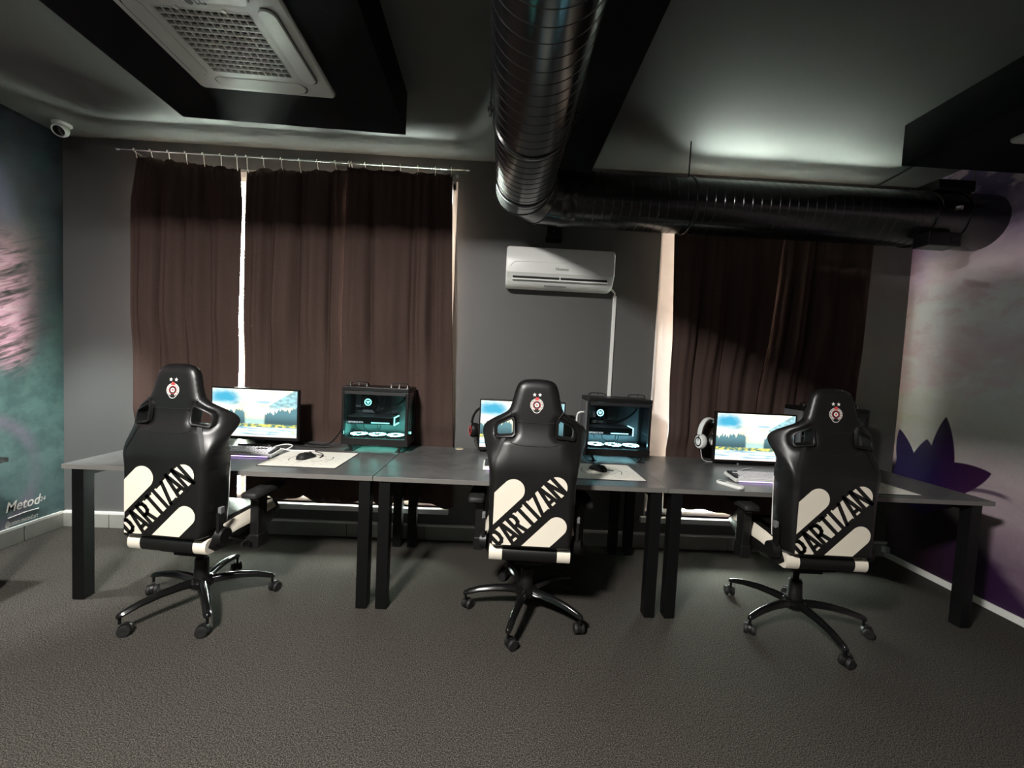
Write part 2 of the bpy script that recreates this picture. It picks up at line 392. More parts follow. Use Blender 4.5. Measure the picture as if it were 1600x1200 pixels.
# painted signature on the left wall
def wall_text(body, size, y, z, m, shear, name, sx=1.0, off=0.0):
    me = text_mesh(body, size, shear=shear, sx=sx, offset=off)
    o = link(name, me, m, wl); o.rotation_euler = (PI/2, 0, PI/2); o.location = (XL+0.0015, y, z)
    return o
wall_text('Metod', 0.100, 2.902, 0.262, m_pale, 0.25, 'signature_name', 0.78, 0.0012)
wall_text('24', 0.045, 3.025, 0.258, m_pale, 0.2, 'signature_year', 0.8)
wall_text('@catam.metod.art', 0.046, 2.895, 0.150, m_pale, 0.2, 'signature_handle', 0.56)
MB().tube([(XL+0.0015, 2.815, 0.192), (XL+0.0015, 2.92, 0.200), (XL+0.0015, 3.0, 0.198)], 0.0028, 6).build('signature_underline', m_pale, wl)

# windows
def window(name, a, b_, z0, z1, sashes, label):
    y0, y1 = YB+0.045, YB+0.115; fwid = 0.042; lp = 0.17 if name.endswith('2') else fwid
    f = MB(); f.bb(a, a+lp, y0, y1, z0, z1); f.bb(b_-fwid, b_, y0, y1, z0, z1); f.bb(a, b_, y0, y1, z1-fwid, z1); f.bb(a, b_, y0, y1, z0, z0+0.02)
    root = struct(f.build(name, m_pvc), label)
    sw = (b_-a-fwid-lp)/sashes
    for i in range(sashes):
        s0, s1 = a+lp+i*sw, a+lp+(i+1)*sw; q = 0.036
        g = MB(); yy0, yy1 = y0-0.012, y1-0.02
        g.bb(s0+.004, s0+q, yy0, yy1, z0+0.02, z1-fwid); g.bb(s1-q, s1-.004, yy0, yy1, z0+0.02, z1-fwid)
        g.bb(s0+q, s1-q, yy0, yy1, z1-fwid-q, z1-fwid); g.bb(s0+q, s1-q, yy0, yy1, z0+0.02, z0+0.038)
        g.bb(s0+q, s1-q, yy0, yy1, z0+0.80, z0+0.86)
        s = g.build('sash', m_pvc, root)
        MB().bb(s0+q, s1-q, y0+0.02, y0+0.028, z0+0.038, z1-fwid-q).build('pane', m_glass, s)
    MB().bb(a-0.03, b_+0.03, YB-0.035, YB+0.05, z0-0.042, z0).build('window_sill', m_pvc, root, bevel=0.004)
    for sx in ((a, a+0.012), (b_-0.012, b_)):
        MB().bb(sx[0], sx[1], YB-0.003, y0, z0, z1).build('reveal_lining', m_pvc, root)
    return root
window('window_1', *WIN[0], 3, 'tall white framed window behind the three curtain panels')
window('window_2', *WIN[1], 2, 'tall white framed window behind the curtains under the air duct')

# ------------------------------------------------------------------ curtains
def curtain(label, xt, xb, ztop, zbot, folds, hooks, seed, yc=3.086, amp=0.046, mid=None, dy=0.0, group='brown curtain panels'):
    """xt/xb: left and right edge at top and bottom; ztop: list of (u, z); mid: optional (z, x0, x1) waist"""
    r = random.Random(seed); NX, NZ = 150, 56
    ph = [r.uniform(0, 6.28) for _ in range(6)]; zt = lambda u: float(np.interp(u, [a for a, _ in ztop], [q for _, q in ztop]))
    zb = lambda u: float(np.interp(u, [a for a, _ in zbot], [q for _, q in zbot]))
    vs_, fs_ = [], []
    for j in range(NZ+1):
        t = j/NZ
        for i in range(NX+1):
            u = i/NX
            z_t = zt(u) + 0.006*math.sin(u*folds*21+ph[0]) - 0.012*abs(math.sin(PI*u*hooks))
            z_b = zb(u) + 0.006*math.sin(u*folds*6.28+ph[1])
            z = z_t + (z_b-z_t)*t
            zs = [2.72] + ([mid[0]] if mid else []) + [0.30]
            x0 = float(np.interp(-z, [-q for q in zs], [xt[0]] + ([mid[1]] if mid else []) + [xb[0]]))
            x1 = float(np.interp(-z, [-q for q in zs], [xt[1]] + ([mid[2]] if mid else []) + [xb[1]]))
            wob = 0.30*math.sin(3.1*u*2+ph[2]+t*1.3) + 0.18*math.sin(9*u+ph[3]-t*0.9)
            p = 6.283*folds*u + wob*3 + 0.25*math.sin(t*3+ph[4])
            a = amp*(0.35+0.65*min(1, t*2.6))*(0.12+0.88*min(1, min(u, 1-u)*5)); sharp = (1-2*abs(math.sin(p/2))**0.8)*0.95 + 0.22*math.sin(2.7*p+ph[5])
            y = yc + a*sharp*0.85
            y += 0.007*math.sin(u*folds*21+ph[0])*max(0, 1-t*5)                 # gathered heading
            if z < 1.70:
                k = max(0, min(1, (1.70-z)/0.42)); k = k*k*(3-2*k); y = y*(1-k) + k*(3.112+dy+(y-yc)*0.45)
            if z < 0.92:
                k = max(0, min(1, (0.92-z)/0.12)); y = y*(1-k) + k*(3.132+dy+(y-yc)*0.35)
            e = min(u, 1-u); x = x0+(x1-x0)*u + 0.006*math.cos(p)*min(1, e*12)
            vs_.append((x, y, z))
    n = NX+1
    for j in range(NZ):
        for i in range(NX): fs_.append((j*n+i, j*n+i+1, (j+1)*n+i+1, (j+1)*n+i))
    me = bpy.data.meshes.new('curtain_panel'); me.from_pydata(vs_, [], fs_)
    for p in me.polygons: p.use_smooth = True
    xm = (xt[0]+xt[1])/2
    root = tag(empty('curtain', (xm, yc, 0)), label, 'curtain', group)
    o = link('cloth_panel', me, m_curtain, root, loc=(-xm, -yc, 0))
    md = o.modifiers.new('thickness', 'SOLIDIFY'); md.thickness = 0.0025
    for k in range(hooks+1):
        u = min(0.985, max(0.015, k/hooks)); x = xt[0]+(xt[1]-xt[0])*u; z = zt(u)
        MB().tube([(x, yc-0.004, z-0.02), (x, 3.074, z+0.010), (x, 3.0685, 2.778), (x, 3.0672, 2.791), (x, 3.0625, 2.7952), (x, 3.0535, 2.7952), (x, 3.0488, 2.791), (x, 3.0483, 2.782)], 0.0026, 6).build('curtain_hook', m_white, root, loc=(-xm, -yc, 0))
    return root
curtain('dark brown curtain panel beside the teal mural wall', (-2.690, -1.957), (-2.728, -1.975), [(0, 2.762), (.5, 2.738), (1, 2.712)], [(0, .27), (1, .265)], 4.2, 6, 1, mid=(2.45, -2.728, -1.934))
curtain('brown curtain panel hanging behind the monitor, its edge at the bright daylight slit', (-1.908, -1.140), (-1.912, -1.165), [(0, 2.70), (.12, 2.73), (.5, 2.732), (1, 2.760)], [(0, .295), (.2, .318), (.36, .270), (.58, .312), (.72, .270), (1, .275)], 4.0, 6, 5, mid=(2.25, -1.922, -1.150), yc=3.099, dy=0.008)
curtain('brown curtain panel hanging behind the lit computer by the air conditioner', (-1.181, -0.423), (-1.200, -0.331), [(0, 2.765), (.4, 2.752), (.8, 2.757), (1, 2.755)], [(0, .270), (.25, .305), (.36, .262), (.62, .318), (.95, .262), (1, .275)], 3.6, 6, 9, yc=3.066, dy=-0.008)
curtain('brown curtain panel under the air duct, at the white window edge', (1.211, 2.066), (1.310, 1.960), [(0, 2.69), (1, 2.69)], [(0, .335), (.5, .33), (1, .285)], 3.5, 6, 12, mid=(1.0, 1.297, 1.950), yc=3.060, dy=-0.010)
curtain('shaded dark brown curtain panel under the air duct, nearest the lotus mural', (2.010, 2.782), (1.870, 2.758), [(0, 2.69), (1, 2.69)], [(0, .275), (1, .28)], 4.0, 6, 21, yc=3.107, dy=0.009, mid=(1.0, 1.875, 2.748))
def rod(x0, x1, label):
    t = tag(empty('curtain_rod', ((x0+x1)/2, 3.058, 2.786)), label, 'curtain rod'); h = (x1-x0)/2
    MB().cyl((-h, 0, 0), (h, 0, 0), 0.0065, seg=12).build('rail', m_metal, t, SM)
    for s in (-1, 1):
        MB().lathe([(0.001, -0.016), (0.010, -0.012), (0.014, 0), (0.010, 0.012), (0.001, 0.016)], 14, Matrix.Translation((s*h, 0, 0)) @ Matrix.Rotation(PI/2, 4, 'Y')).build('finial', m_metal, t, SM)
        MB().cyl((s*(h-0.10), 0, 0), (s*(h-0.10), YB-3.058, 0), 0.005, seg=8).cyl((s*(h-0.10), YB-3.058-0.006, 0), (s*(h-0.10), YB-3.058, 0), 0.02, seg=14).build('bracket', m_metal, t, SM)
    return t
rod(-2.79, -0.31, 'thin chrome curtain rod over the three brown curtain panels')
rod(1.04, 2.94, 'thin chrome curtain rod behind the air duct')

# ------------------------------------------------------------------ air duct
DR, DZ, DY, DX, BR = 0.172, 2.492, 2.735, 0.085, 0.25
def spiral(p0, p1, r, pitch, seg=40):
    p0, p1 = Vector(p0), Vector(p1); d = (p1-p0); L = d.length; d.normalize()
    a = Vector((0, 0, 1)); b = d.cross(a); n = int(L/pitch*seg); vs_, fs_ = [], []
    prof = [(0.0, 0.0), (0.04, 0.0016), (0.09, 0.0016), (0.13, 0.0)]
    for k in range(n+1):
        th = 2*PI*k/seg; u = a*math.cos(th)+b*math.sin(th)
        for o_, h in prof:
            s = min(L, k*pitch/seg + o_*pitch); vs_.append(tuple(p0 + d*s + u*(r+h)))
    for k in range(n):
        for j in range(3): fs_.append((k*4+j, (k+1)*4+j, (k+1)*4+j+1, k*4+j+1))
        if k+seg+1 <= n: fs_.append((k*4+3, (k+1)*4+3, (k+seg+1)*4, (k+seg)*4))
    return MB().add(vs_, fs_)
duct = tag(empty('spiral_air_duct', (DX, DY, DZ)), 'large black spiral air duct bending along the ceiling to the lotus wall', 'air duct')
D0 = (-DX, -DY, -DZ)
spiral((DX+BR+0.05, DY, DZ), (XR-0.33, DY, DZ), DR, 0.058).build('duct_run', m_duct, duct, 0.30, loc=D0)
spiral((DX, DY-BR-0.01, DZ), (DX, YF+0.01, DZ), DR, 0.058).build('duct_run', m_duct, duct, 0.30, loc=D0)
cc = Vector((DX+BR, DY-BR, DZ)); rings_ = []
gores = [0, 18, 54, 90]
for a in gores:
    th = math.radians(a); c = cc + Vector((-math.cos(th), math.sin(th), 0))*BR/(math.cos(math.radians(18)) if a in (18, 54) else 1)
    if a == 54: th = math.radians(54)
    rad = Vector((-math.cos(th), math.sin(th), 0)); k = 1/math.cos(math.radians(18)) if a in (18, 54) else 1
    rings_.append([c + rad*math.cos(q)*(DR+0.004)*k + Vector((0, 0, 1))*math.sin(q)*(DR+0.004) for q in [2*PI*i/40 for i in range(40)]])
for r0, r1 in zip(rings_[:-1], rings_[1:]):
    MB().rings([r0, r1], cap=False).build('elbow_gore', m_duct, duct, 0.9, loc=D0)
for rg in rings_[1:3]:
    MB().tube([p for p in rg]+[rg[0]], 0.0045, 6).build('elbow_seam', m_duct, duct, 0.9, loc=D0)
def band(c, axis, wd=0.05, dr=0.009, name='duct_collar'):
    M = Matrix.Translation(c) @ (Matrix.Rotation(PI/2, 4, 'Y') if axis == 'x' else Matrix.Rotation(PI/2, 4, 'X'))
    r = DR+dr
    return MB().lathe([(DR-0.004, -wd/2), (r-0.002, -wd/2), (r, -wd/2+0.003), (r, wd/2-0.003), (r-0.002, wd/2), (DR-0.004, wd/2)], 40, M, cap=False).build(name, m_duct, duct, 0.6, loc=D0)
band((DX+BR+0.03, DY, DZ), 'x', 0.10, 0.006); band((DX, DY-BR-0.03, DZ), 'y', 0.06, 0.006)
band((1.165, DY, DZ), 'x', 0.025, 0.007, 'clamp_band'); band((DX, 1.88, DZ), 'y', 0.025, 0.007, 'clamp_band'); band((DX, 0.3, DZ), 'y', 0.025, 0.007, 'clamp_band')
band((2.70, DY, DZ), 'x', 0.03, 0.008, 'clamp_band'); band((2.90, DY, DZ), 'x', 0.02, 0.012, 'clamp_band')
MB().cyl((2.70, DY, DZ), (XR, DY, DZ), DR+0.006, seg=40, cap=False).build('wall_collar', m_duct, duct, SM, loc=D0)
for y in (1.88, 0.3):
    for s in (-1, 1):
        MB().box((DX+s*(DR+0.015), y, DZ+0.03), (0.03, 0.022, 0.012)).cyl((DX+s*(DR+0.018), y, DZ), (DX+s*(DR+0.018), y, DZ+0.06), 0.007, seg=6).build('clamp_bolt', m_steel, duct, loc=D0)
        MB().cyl((DX+s*(DR+0.018), y, DZ+0.03), (DX+s*(DR+0.018), y, H if s < 0 else 2.77), 0.0035, seg=6).build('hanger_rod', m_steel, duct, loc=D0)
MB().cyl((1.165, DY, DZ+DR), (1.165, DY, H), 0.0045, seg=8).build('hanger_rod', m_steel, duct, loc=D0)
MB().cyl((3.09, DY, DZ+DR), (3.09, DY, H), 0.0045, seg=8).box((3.09, DY, DZ+DR+0.10), (0.03, 0.012, 0.012)).build('hanger_rod', m_metal, duct, loc=D0)
MB().box((2.87, DY-0.02, DZ+DR+0.025), (0.25, 0.16, 0.07)).build('damper_box', m_blackpl, duct, bevel=0.008, loc=D0)
MB().box((2.735, DY-0.13, DZ-DR-0.005), (0.21, 0.11, 0.085)).box((2.80, DY-0.188, DZ-DR-0.005), (0.05, 0.012, 0.05)).build('damper_box', m_blackpl, duct, bevel=0.006, loc=D0)
MB().cyl((2.80, DY-0.165, DZ+0.02), (2.81, DY-0.195, DZ+0.015), 0.014, seg=10).build('damper_spindle', m_metal, duct, SM, loc=D0)
o = MB().tube([(2.766, 2.40, H-0.004), (2.79, 2.85, H-0.004), (2.82, 3.17, H-0.004)], 0.006, 8).build('ceiling_cable', m_rubber)
tag(o, 'thin black cable clipped along the ceiling beside the soffit', 'cable')

# ------------------------------------------------------------------ wall mounted air conditioner
ax0, ax1 = -0.005, 0.778
t = tag(empty('split_air_conditioner', ((ax0+ax1)/2, YB, 1.965)), 'white wall mounted split air conditioner under the air duct', 'air conditioner')
W2 = (ax1-ax0)/2
prof = [(0, 0.015), (0, 0.282), (-0.13, 0.288), (-0.185, 0.278), (-0.203, 0.25), (-0.208, 0.17), (-0.200, 0.095), (-0.190, 0.085), (-0.172, 0.036), (-0.13, 0.006), (-0.05, 0.0)]
def endr(s, k):  # inset ring for rounded ends
    cyy, cz = -0.1, 0.145
    return [(s, cyy+(y-cyy)*k, cz+(z-cz)*k) for y, z in prof]
MB().rings([endr(-W2, 0.90), endr(-W2+0.006, 0.97), endr(-W2+0.018, 1), endr(W2-0.018, 1), endr(W2-0.006, 0.97), endr(W2, 0.90)]).build('body', m_white, t, 0.6)
sl = Matrix.Translation((0, -0.184, 0.061)) @ Matrix.Rotation(math.radians(-20), 4, 'X')
MB().box((0, 0, 0), (W2*2-0.10, 0.010, 0.036), sl).build('air_outlet', m_blackprint, t)
MB().box((0, -0.006, -0.016), (W2*2-0.09, 0.006, 0.012), sl).build('louver', m_white, t, bevel=0.002)
MB().box((0, -0.007, 0.0), (0.008, 0.006, 0.034), sl).build('louver_bracket', m_white, t)
pts = [(-W2+0.03, -0.2035, 0.128), (-W2+0.05, -0.2075, 0.158), (-W2+0.10, -0.2080, 0.170), (0, -0.2082, 0.172), (W2-0.10, -0.2080, 0.170), (W2-0.05, -0.2075, 0.158), (W2-0.03, -0.2035, 0.128)]
MB().tube(catmull(pts, 6), 0.0022, 6).build('panel_ridge', m_white, t, SM)
o = link('maker_name', text_mesh('Hisense', 0.030, extrude=0.0004), m_grey, t, loc=(0.01, -0.2062, 0.128), rot=(PI/2, 0, 0))
MB().box((-0.03, -0.148, 0.0155), (0.16, 0.002, 0.008), Matrix.Translation((0, 0, 0)) @ Matrix.Rotation(0, 4, 'X')).build('status_label', m_grey, t)
o = MB().box((0, 0, 0.62), (0.026, 0.018, 1.24)).tube([(0, 0, 1.235), (-0.005, -0.01, 1.26), (-0.04, -0.03, 1.285)], 0.008, 8).build('cable_trunking', m_white, bevel=0.003, loc=(0.838, YB-0.009, 0.72))
tag(o, 'white vertical cable trunking dropping from the wall air conditioner', 'trunking')
t = tag(empty('wall_junction_box', (0.345, YB, 2.335)), 'black junction box on the wall above the air conditioner', 'junction box')
MB().bb(-0.055, 0.055, -0.045, 0, 0.03, 0.12).build('box', m_blackpl, t, bevel=0.005); MB().bb(-0.06, 0.06, -0.02, 0, 0, 0.05).build('mounting_plate', m_blackpaint, t, bevel=0.002)
MB().cyl((-0.005, -0.046, 0.075), (-0.005, -0.05, 0.075), 0.006, seg=10).build('screw', m_grey, t)

# ------------------------------------------------------------------ ceiling cassettes
def rrect(hx, hy, r, n=5):
    out = []
    for (sx, sy, a0) in ((1, 1, 0), (-1, 1, 90), (-1, -1, 180), (1, -1, 270)):
        for k in range(n+1):
            a = math.radians(a0+90*k/n); out.append((sx*(hx-r)+r*math.cos(a), sy*(hy-r)+r*math.sin(a)))
    return out
def cassette(x, y, rz, label, hs=0.315):
    t = tag(empty('ceiling_cassette_unit', (x, y, 2.677), rz), label, 'air conditioner', 'ceiling cassette units'); g = 0.172
    rings_ = []
    for k, z in ((1.0, 0.0), (1.0, -0.010), (0.985, -0.018), (0.60, -0.026)):
        rings_.append([(px*k, py*k, z) for px, py in rrect(hs, hs, 0.02)])
    p = MB(); p.rings(rings_, cap=False)
    inner = [(px, py, -0.026) for px, py in rrect(g, g, 0.008)]; deep = [(px, py, -0.004) for px, py in rrect(g, g, 0.008)]
    p.rings([rings_[-1], inner, deep], cap=False); p.build('panel', m_dull, t, 0.5)
    MB().bb(-g, g, -g, g, -0.005, -0.001).build('filter_backing', m_blackprint, t)
    N = 12
    for i in range(N+1):
        q = -g+2*g*i/N
        MB().box((q, 0, -0.020), (0.0042, 2*g, 0.012)).build('grille_bar', m_dull, t)
        if i < 15: MB().box((0, q, -0.022), (2*g, 0.0065, 0.010), Matrix.Translation((0, 0, 0))).build('grille_bar', m_dull, t)
    for k in range(4):
        R = Matrix.Rotation(k*PI/2, 4, 'Z')
        M = R @ Matrix.Translation((0, -hs+0.075, -0.0225)) @ Matrix.Rotation(math.radians(4), 4, 'X')
        fl = MB(); fl.rings([[(px, py, 0) for px, py in rrect(0.20, 0.034, 0.030)], [(px, py, -0.007) for px, py in rrect(0.198, 0.032, 0.030)]], M=M)
        fl.build('louver_flap', m_dull, t, 0.5)
        gp = [M @ Vector((px, py, -0.0005)) for px, py in rrect(0.204, 0.038, 0.033)]
        MB().tube(gp+[gp[0]], 0.0022, 5).build('flap_gap', m_blackprint, t)
    for sx in (-1, 1): MB().cyl((sx*0.085, -g-0.004, -0.031), (sx*0.085, -g-0.004, -0.025), 0.008, seg=10).build('latch', m_white, t)
    o = link('maker_letters', text_mesh('LG', 0.034, extrude=0.0004), m_grey, t, loc=(0.022, -g-0.036, -0.0275), rot=(PI, 0, 0))
    MB().cyl((-0.018, -g-0.036, -0.0285), (-0.018, -g-0.036, -0.026), 0.013, seg=18).build('maker_emblem', m_grey, t)
    return t
cassette(-1.180, 1.785, math.radians(2.0), 'white four way ceiling cassette in the soffit nearest the teal mural')
cassette(2.845, 1.825, 0.0, 'white four way ceiling cassette in the soffit nearest the lotus mural', 0.295)

# security camera
t = tag(empty('security_camera', (-3.115, 3.0, H)), 'white dome security camera on the ceiling in the teal mural corner', 'security camera')
MB().lathe([(0.001, 0), (0.052, 0), (0.052, -0.012), (0.044, -0.020), (0.001, -0.020)], 24).build('mount_base', m_white, t, SM)
dM = Matrix.Translation((0.004, -0.012, -0.050)) @ Vector((0.25, -0.75, -0.55)).to_track_quat('Z', 'Y').to_matrix().to_4x4()
MB().lathe([(0.001, -0.046), (0.022, -0.041), (0.038, -0.026), (0.046, 0.0), (0.044, 0.018), (0.038, 0.030), (0.034, 0.031), (0.032, 0.026)], 26, dM, cap=False).build('ball_housing', m_white, t, SM)
MB().lathe([(0.001, 0.028), (0.020, 0.027), (0.033, 0.024)], 24, dM, cap=False).build('lens_window', m_gloss, t, SM)

# ------------------------------------------------------------------ desks
DT, YD0, YD1, TH = 0.752, 2.232, 3.085, 0.026
def desk(x0, x1, label, group, grommet=None, y0=YD0, y1=YD1, top=None, legs=None, edge=None):
    t = tag(empty('office_desk', ((x0+x1)/2, (y0+y1)/2, 0)), label, 'desk', group); w_, d_ = (x1-x0)/2, (y1-y0)/2
    MB().bb(-w_, w_, -d_, d_, DT-TH, DT).build('tabletop', top or m_lam, t, bevel=0.0012)
    MB().bb(-w_, w_, -d_-0.0008, -d_+0.002, DT-TH+0.001, DT-0.001).build('edge_band', edge or m_edge, t)
    ls = legs or (-w_+0.075, w_-0.075)
    for lx in ls:
        for ly in (-d_+0.040, d_-0.045): MB().box((lx, ly, (DT-TH-0.004)/2+0.004), (0.062, 0.062, DT-TH-0.004)).build('leg', m_steel, t, bevel=0.002)
        for ly in (-d_+0.040, d_-0.045): MB().box((lx, ly, 0.003), (0.052, 0.052, 0.006)).build('foot_cap', m_rubber, t)
        MB().bb(lx-0.02, lx+0.02, -d_+0.071, d_-0.076, DT-TH-0.045, DT-TH).build('side_rail', m_steel, t)
    for ly in (-d_+0.34, d_-0.10): MB().bb(min(ls)+0.02, max(ls)-0.02, ly-0.015, ly+0.015, DT-TH-0.04, DT-TH).build('cross_rail', m_steel, t)
    if grommet: MB().cyl((grommet[0], grommet[1], DT-0.004), (grommet[0], grommet[1], DT+0.003), 0.032, 0.030, seg=28).build('cable_grommet', m_beige, t, SM, loc=(-(x0+x1)/2, -(y0+y1)/2, 0))
    return t
G = 'row of office desks along the window wall'
desk(-2.330, -0.678, 'dark concrete-look office desk with black legs beside the teal mural', G, legs=(-2.256+1.504, -0.722+1.504))
desk(-0.674, 0.953, 'dark concrete-look office desk with beige cable grommet under the wall air conditioner', G, grommet=(-0.288, 3.035), legs=(-0.614-0.1395, 0.898-0.1395))
desk(0.956, 2.834, 'dark concrete-look office desk with black legs beside the lotus mural', G, legs=(1.013-1.895, 2.742-1.895))
desk(-3.27, -2.702, 'black desk standing against the teal mural wall', None, y0=0.55, y1=2.316, top=m_blackpl, edge=m_blackpl)
o = MB().bb(-0.035, 0.0, -0.04, 0, 0, 0.05).build('cable_box', m_dull, bevel=0.004, loc=(XR-0.012, YB-0.02, 0.045))
tag(o, 'small white cable box in the corner by the lotus mural', 'cable box')

# ------------------------------------------------------------------ gaming chair
def sdf_poly(P, X, Z):
    """signed distance (negative inside) from grid points to a closed polygon"""
    P = np.asarray(P); A = P; B = np.roll(P, -1, 0); d2 = np.full(X.shape, 1e9); ins = np.zeros(X.shape, bool)
    for (ax_, az), (bx_, bz) in zip(A, B):
        ex, ez = bx_-ax_, bz-az; t_ = np.clip(((X-ax_)*ex+(Z-az)*ez)/(ex*ex+ez*ez+1e-15), 0, 1)
        d2 = np.minimum(d2, (X-ax_-t_*ex)**2+(Z-az-t_*ez)**2)
        c = ((az > Z) != (bz > Z)) & (X < (bx_-ax_)*(Z-az)/(bz-az+1e-15)+ax_); ins ^= c
    d = np.sqrt(d2); return np.where(ins, -d, d)
HALF = [(0.0, 0.468), (0.14, 0.468), (0.198, 0.470), (0.212, 0.490), (0.219, 0.56), (0.224, 0.66), (0.227, 0.76), (0.231, 0.85), (0.243, 0.92), (0.262, 0.98), (0.276, 1.03),
        (0.274, 1.062), (0.252, 1.092), (0.212, 1.120), (0.168, 1.145), (0.142, 1.166), (0.130, 1.195), (0.120, 1.235), (0.110, 1.275), (0.096, 1.305), (0.070, 1.322), (0.035, 1.328), (0.0, 1.329)]
OUT = [tuple(p[:2]) for p in catmull([(x, z, 0) for x, z in HALF], 4)]
OUT = OUT + [(-x, z) for x, z in OUT[-2:0:-1]]
HOLE = [(0.116, 1.108), (0.124, 1.121), (0.190, 1.087), (0.199, 1.070), (0.199, 1.040), (0.190, 1.031), (0.122, 1.040), (0.114, 1.050)]
def yback(x, z):
    x = np.abs(x)
    b = -0.246 + 0.044*smoothstep(z, 0.86, 1.10) + 0.10*np.clip(z-1.0, 0, 1)*0.9
    return b + np.clip(4.6*np.clip(x-0.125, 0, 1)**2, 0, 1)*smoothstep(z, 0.84, 1.02) + 0.9*np.clip(x-0.19, 0, 1)*smoothstep(z, 0.95, 0.80)*0.8
def yfront(x, z):
    x = np.abs(x); T_ = 0.095 - 0.025*smoothstep(z, 0.95, 1.25)
    return yback(x*0.8, z) + T_ + 0.085*smoothstep(x, 0.10, 0.20)*smoothstep(z, 1.0, 0.85)
def chair_back():
    h = 0.0075; xs = np.arange(-0.2925, 0.2926, h); zs = np.arange(0.455, 1.345, h); X, Z = np.meshgrid(xs, zs)
    f = lambda X, Z: np.maximum(np.maximum(sdf_poly(OUT, X, Z), -sdf_poly(HOLE, X, Z)), -sdf_poly([(-a, c) for a, c in HOLE[::-1]], X, Z))
    D = f(X, Z); Cc = f((X[:-1, :-1]+h/2), (Z[:-1, :-1]+h/2)); keep = Cc < 0
    cnt = np.zeros(X.shape, int)
    for dj in (0, 1):
        for di in (0, 1): cnt[dj:dj+keep.shape[0], di:di+keep.shape[1]] += keep
    used = cnt > 0; bnd = used & (cnt < 4)
    Xs, Zs = X.copy(), Z.copy()
    for _ in range(4):
        Db = f(Xs[bnd], Zs[bnd]); e = 1e-4
        gx = (f(Xs[bnd]+e, Zs[bnd])-Db)/e; gz = (f(Xs[bnd], Zs[bnd]+e)-Db)/e; n = gx*gx+gz*gz+1e-9
        Xs[bnd] -= Db*gx/n; Zs[bnd] -= Db*gz/n
    D = f(Xs, Zs)
    R = 0.020 + 0.030*smoothstep(Zs, 0.88, 1.05); q = np.clip(-D/R, 0, 1); e = np.sqrt(np.clip(1-(1-q)**2, 0, 1))
    yb, yf = yback(Xs, Zs), yfront(Xs, Zs); ym = yb*0.55+yf*0.45
    YBk, YFr = ym+(yb-ym)*e, ym+(yf-ym)*e
    vs_, fs_ = [], []; ib = -np.ones(X.shape, int); iff = ib.copy()
    for j in range(X.shape[0]):
        for i in range(X.shape[1]):
            if not used[j, i]: continue
            ib[j, i] = len(vs_)
            if bnd[j, i]:
                vs_.append((Xs[j, i], ym[j, i], Zs[j, i])); iff[j, i] = ib[j, i]
            else:
                vs_.append((Xs[j, i], YBk[j, i], Zs[j, i])); iff[j, i] = len(vs_); vs_.append((Xs[j, i], YFr[j, i], Zs[j, i]))
    for j in range(keep.shape[0]):
        for i in range(keep.shape[1]):
            if keep[j, i]:
                for m_ in (ib, iff): fs_.append((int(m_[j, i]), int(m_[j, i+1]), int(m_[j+1, i+1]), int(m_[j+1, i])))
    return MB().add([tuple(float(q) for q in p) for p in vs_], fs_)
def clip_half(poly, nx, nz, c):
    """keep the side where nx*x + nz*z >= c"""
    out = []
    for p, q in zip(poly, poly[1:]+poly[:1]):
        a, b = nx*p[0]+nz*p[1]-c, nx*q[0]+nz*q[1]-c
        if a >= 0: out.append(p)
        if (a >= 0) != (b >= 0): t_ = a/(a-b); out.append((p[0]+(q[0]-p[0])*t_, p[1]+(q[1]-p[1])*t_))
    return out
AD = math.radians(46); DV = (math.cos(AD), math.sin(AD)); NV = (math.sin(AD), -math.cos(AD))
def sn(s_, n_): return (s_*DV[0]+n_*NV[0], s_*DV[1]+n_*NV[1])
def pill(n0, n1, s_end, s_start=-0.2):
    r = (n1-n0)/2; c = (n0+n1)/2
    pts = [sn(s_start, n0), sn(s_start, n1)] + [sn(s_end+r*math.cos(a), c+r*math.sin(a)) for a in [PI/2-PI*k/18 for k in range(19)]]
    pts = clip_half(pts, 1, 0, -0.193); return clip_half(pts, 0, 1, 0.489)
PY = -0.2462
def flat(poly, y, name, m, parent):
    b = MB(); n = len(poly); b.add([(x, y, z) for x, z in poly], [tuple(range(n))]); return b.build(name, m, parent)
LET = {  # strokes in a unit box: lists of points
    'P': [[(.16, 0), (.16, 1)], [(.16, .93), (.52, .93), (.74, .84), (.80, .68), (.74, .50), (.52, .42), (.16, .42)]],
    'A': [[(.06, -.02), (.50, 1.02)], [(.50, 1.02), (.94, -.02)], [(.25, .26), (.75, .26)]],
    'R': [[(.16, 0), (.16, 1)], [(.16, .93), (.52, .93), (.74, .84), (.80, .70), (.74, .56), (.52, .48), (.16, .48)], [(.50, .48), (.84, -.02)]],
    'T': [[(.02, .93), (.98, .93)], [(.50, 0), (.50, .98)]],
    'I': [[(.5, 0), (.5, 1)]],
    'Z': [[(.06, .93), (.94, .93)], [(.88, .95), (.12, .05)], [(.06, .07), (.94, .07)]],
    'N': [[(.14, 0), (.14, 1)], [(.14, 1.0), (.86, 0.0)], [(.86, 0), (.86, 1)]]}
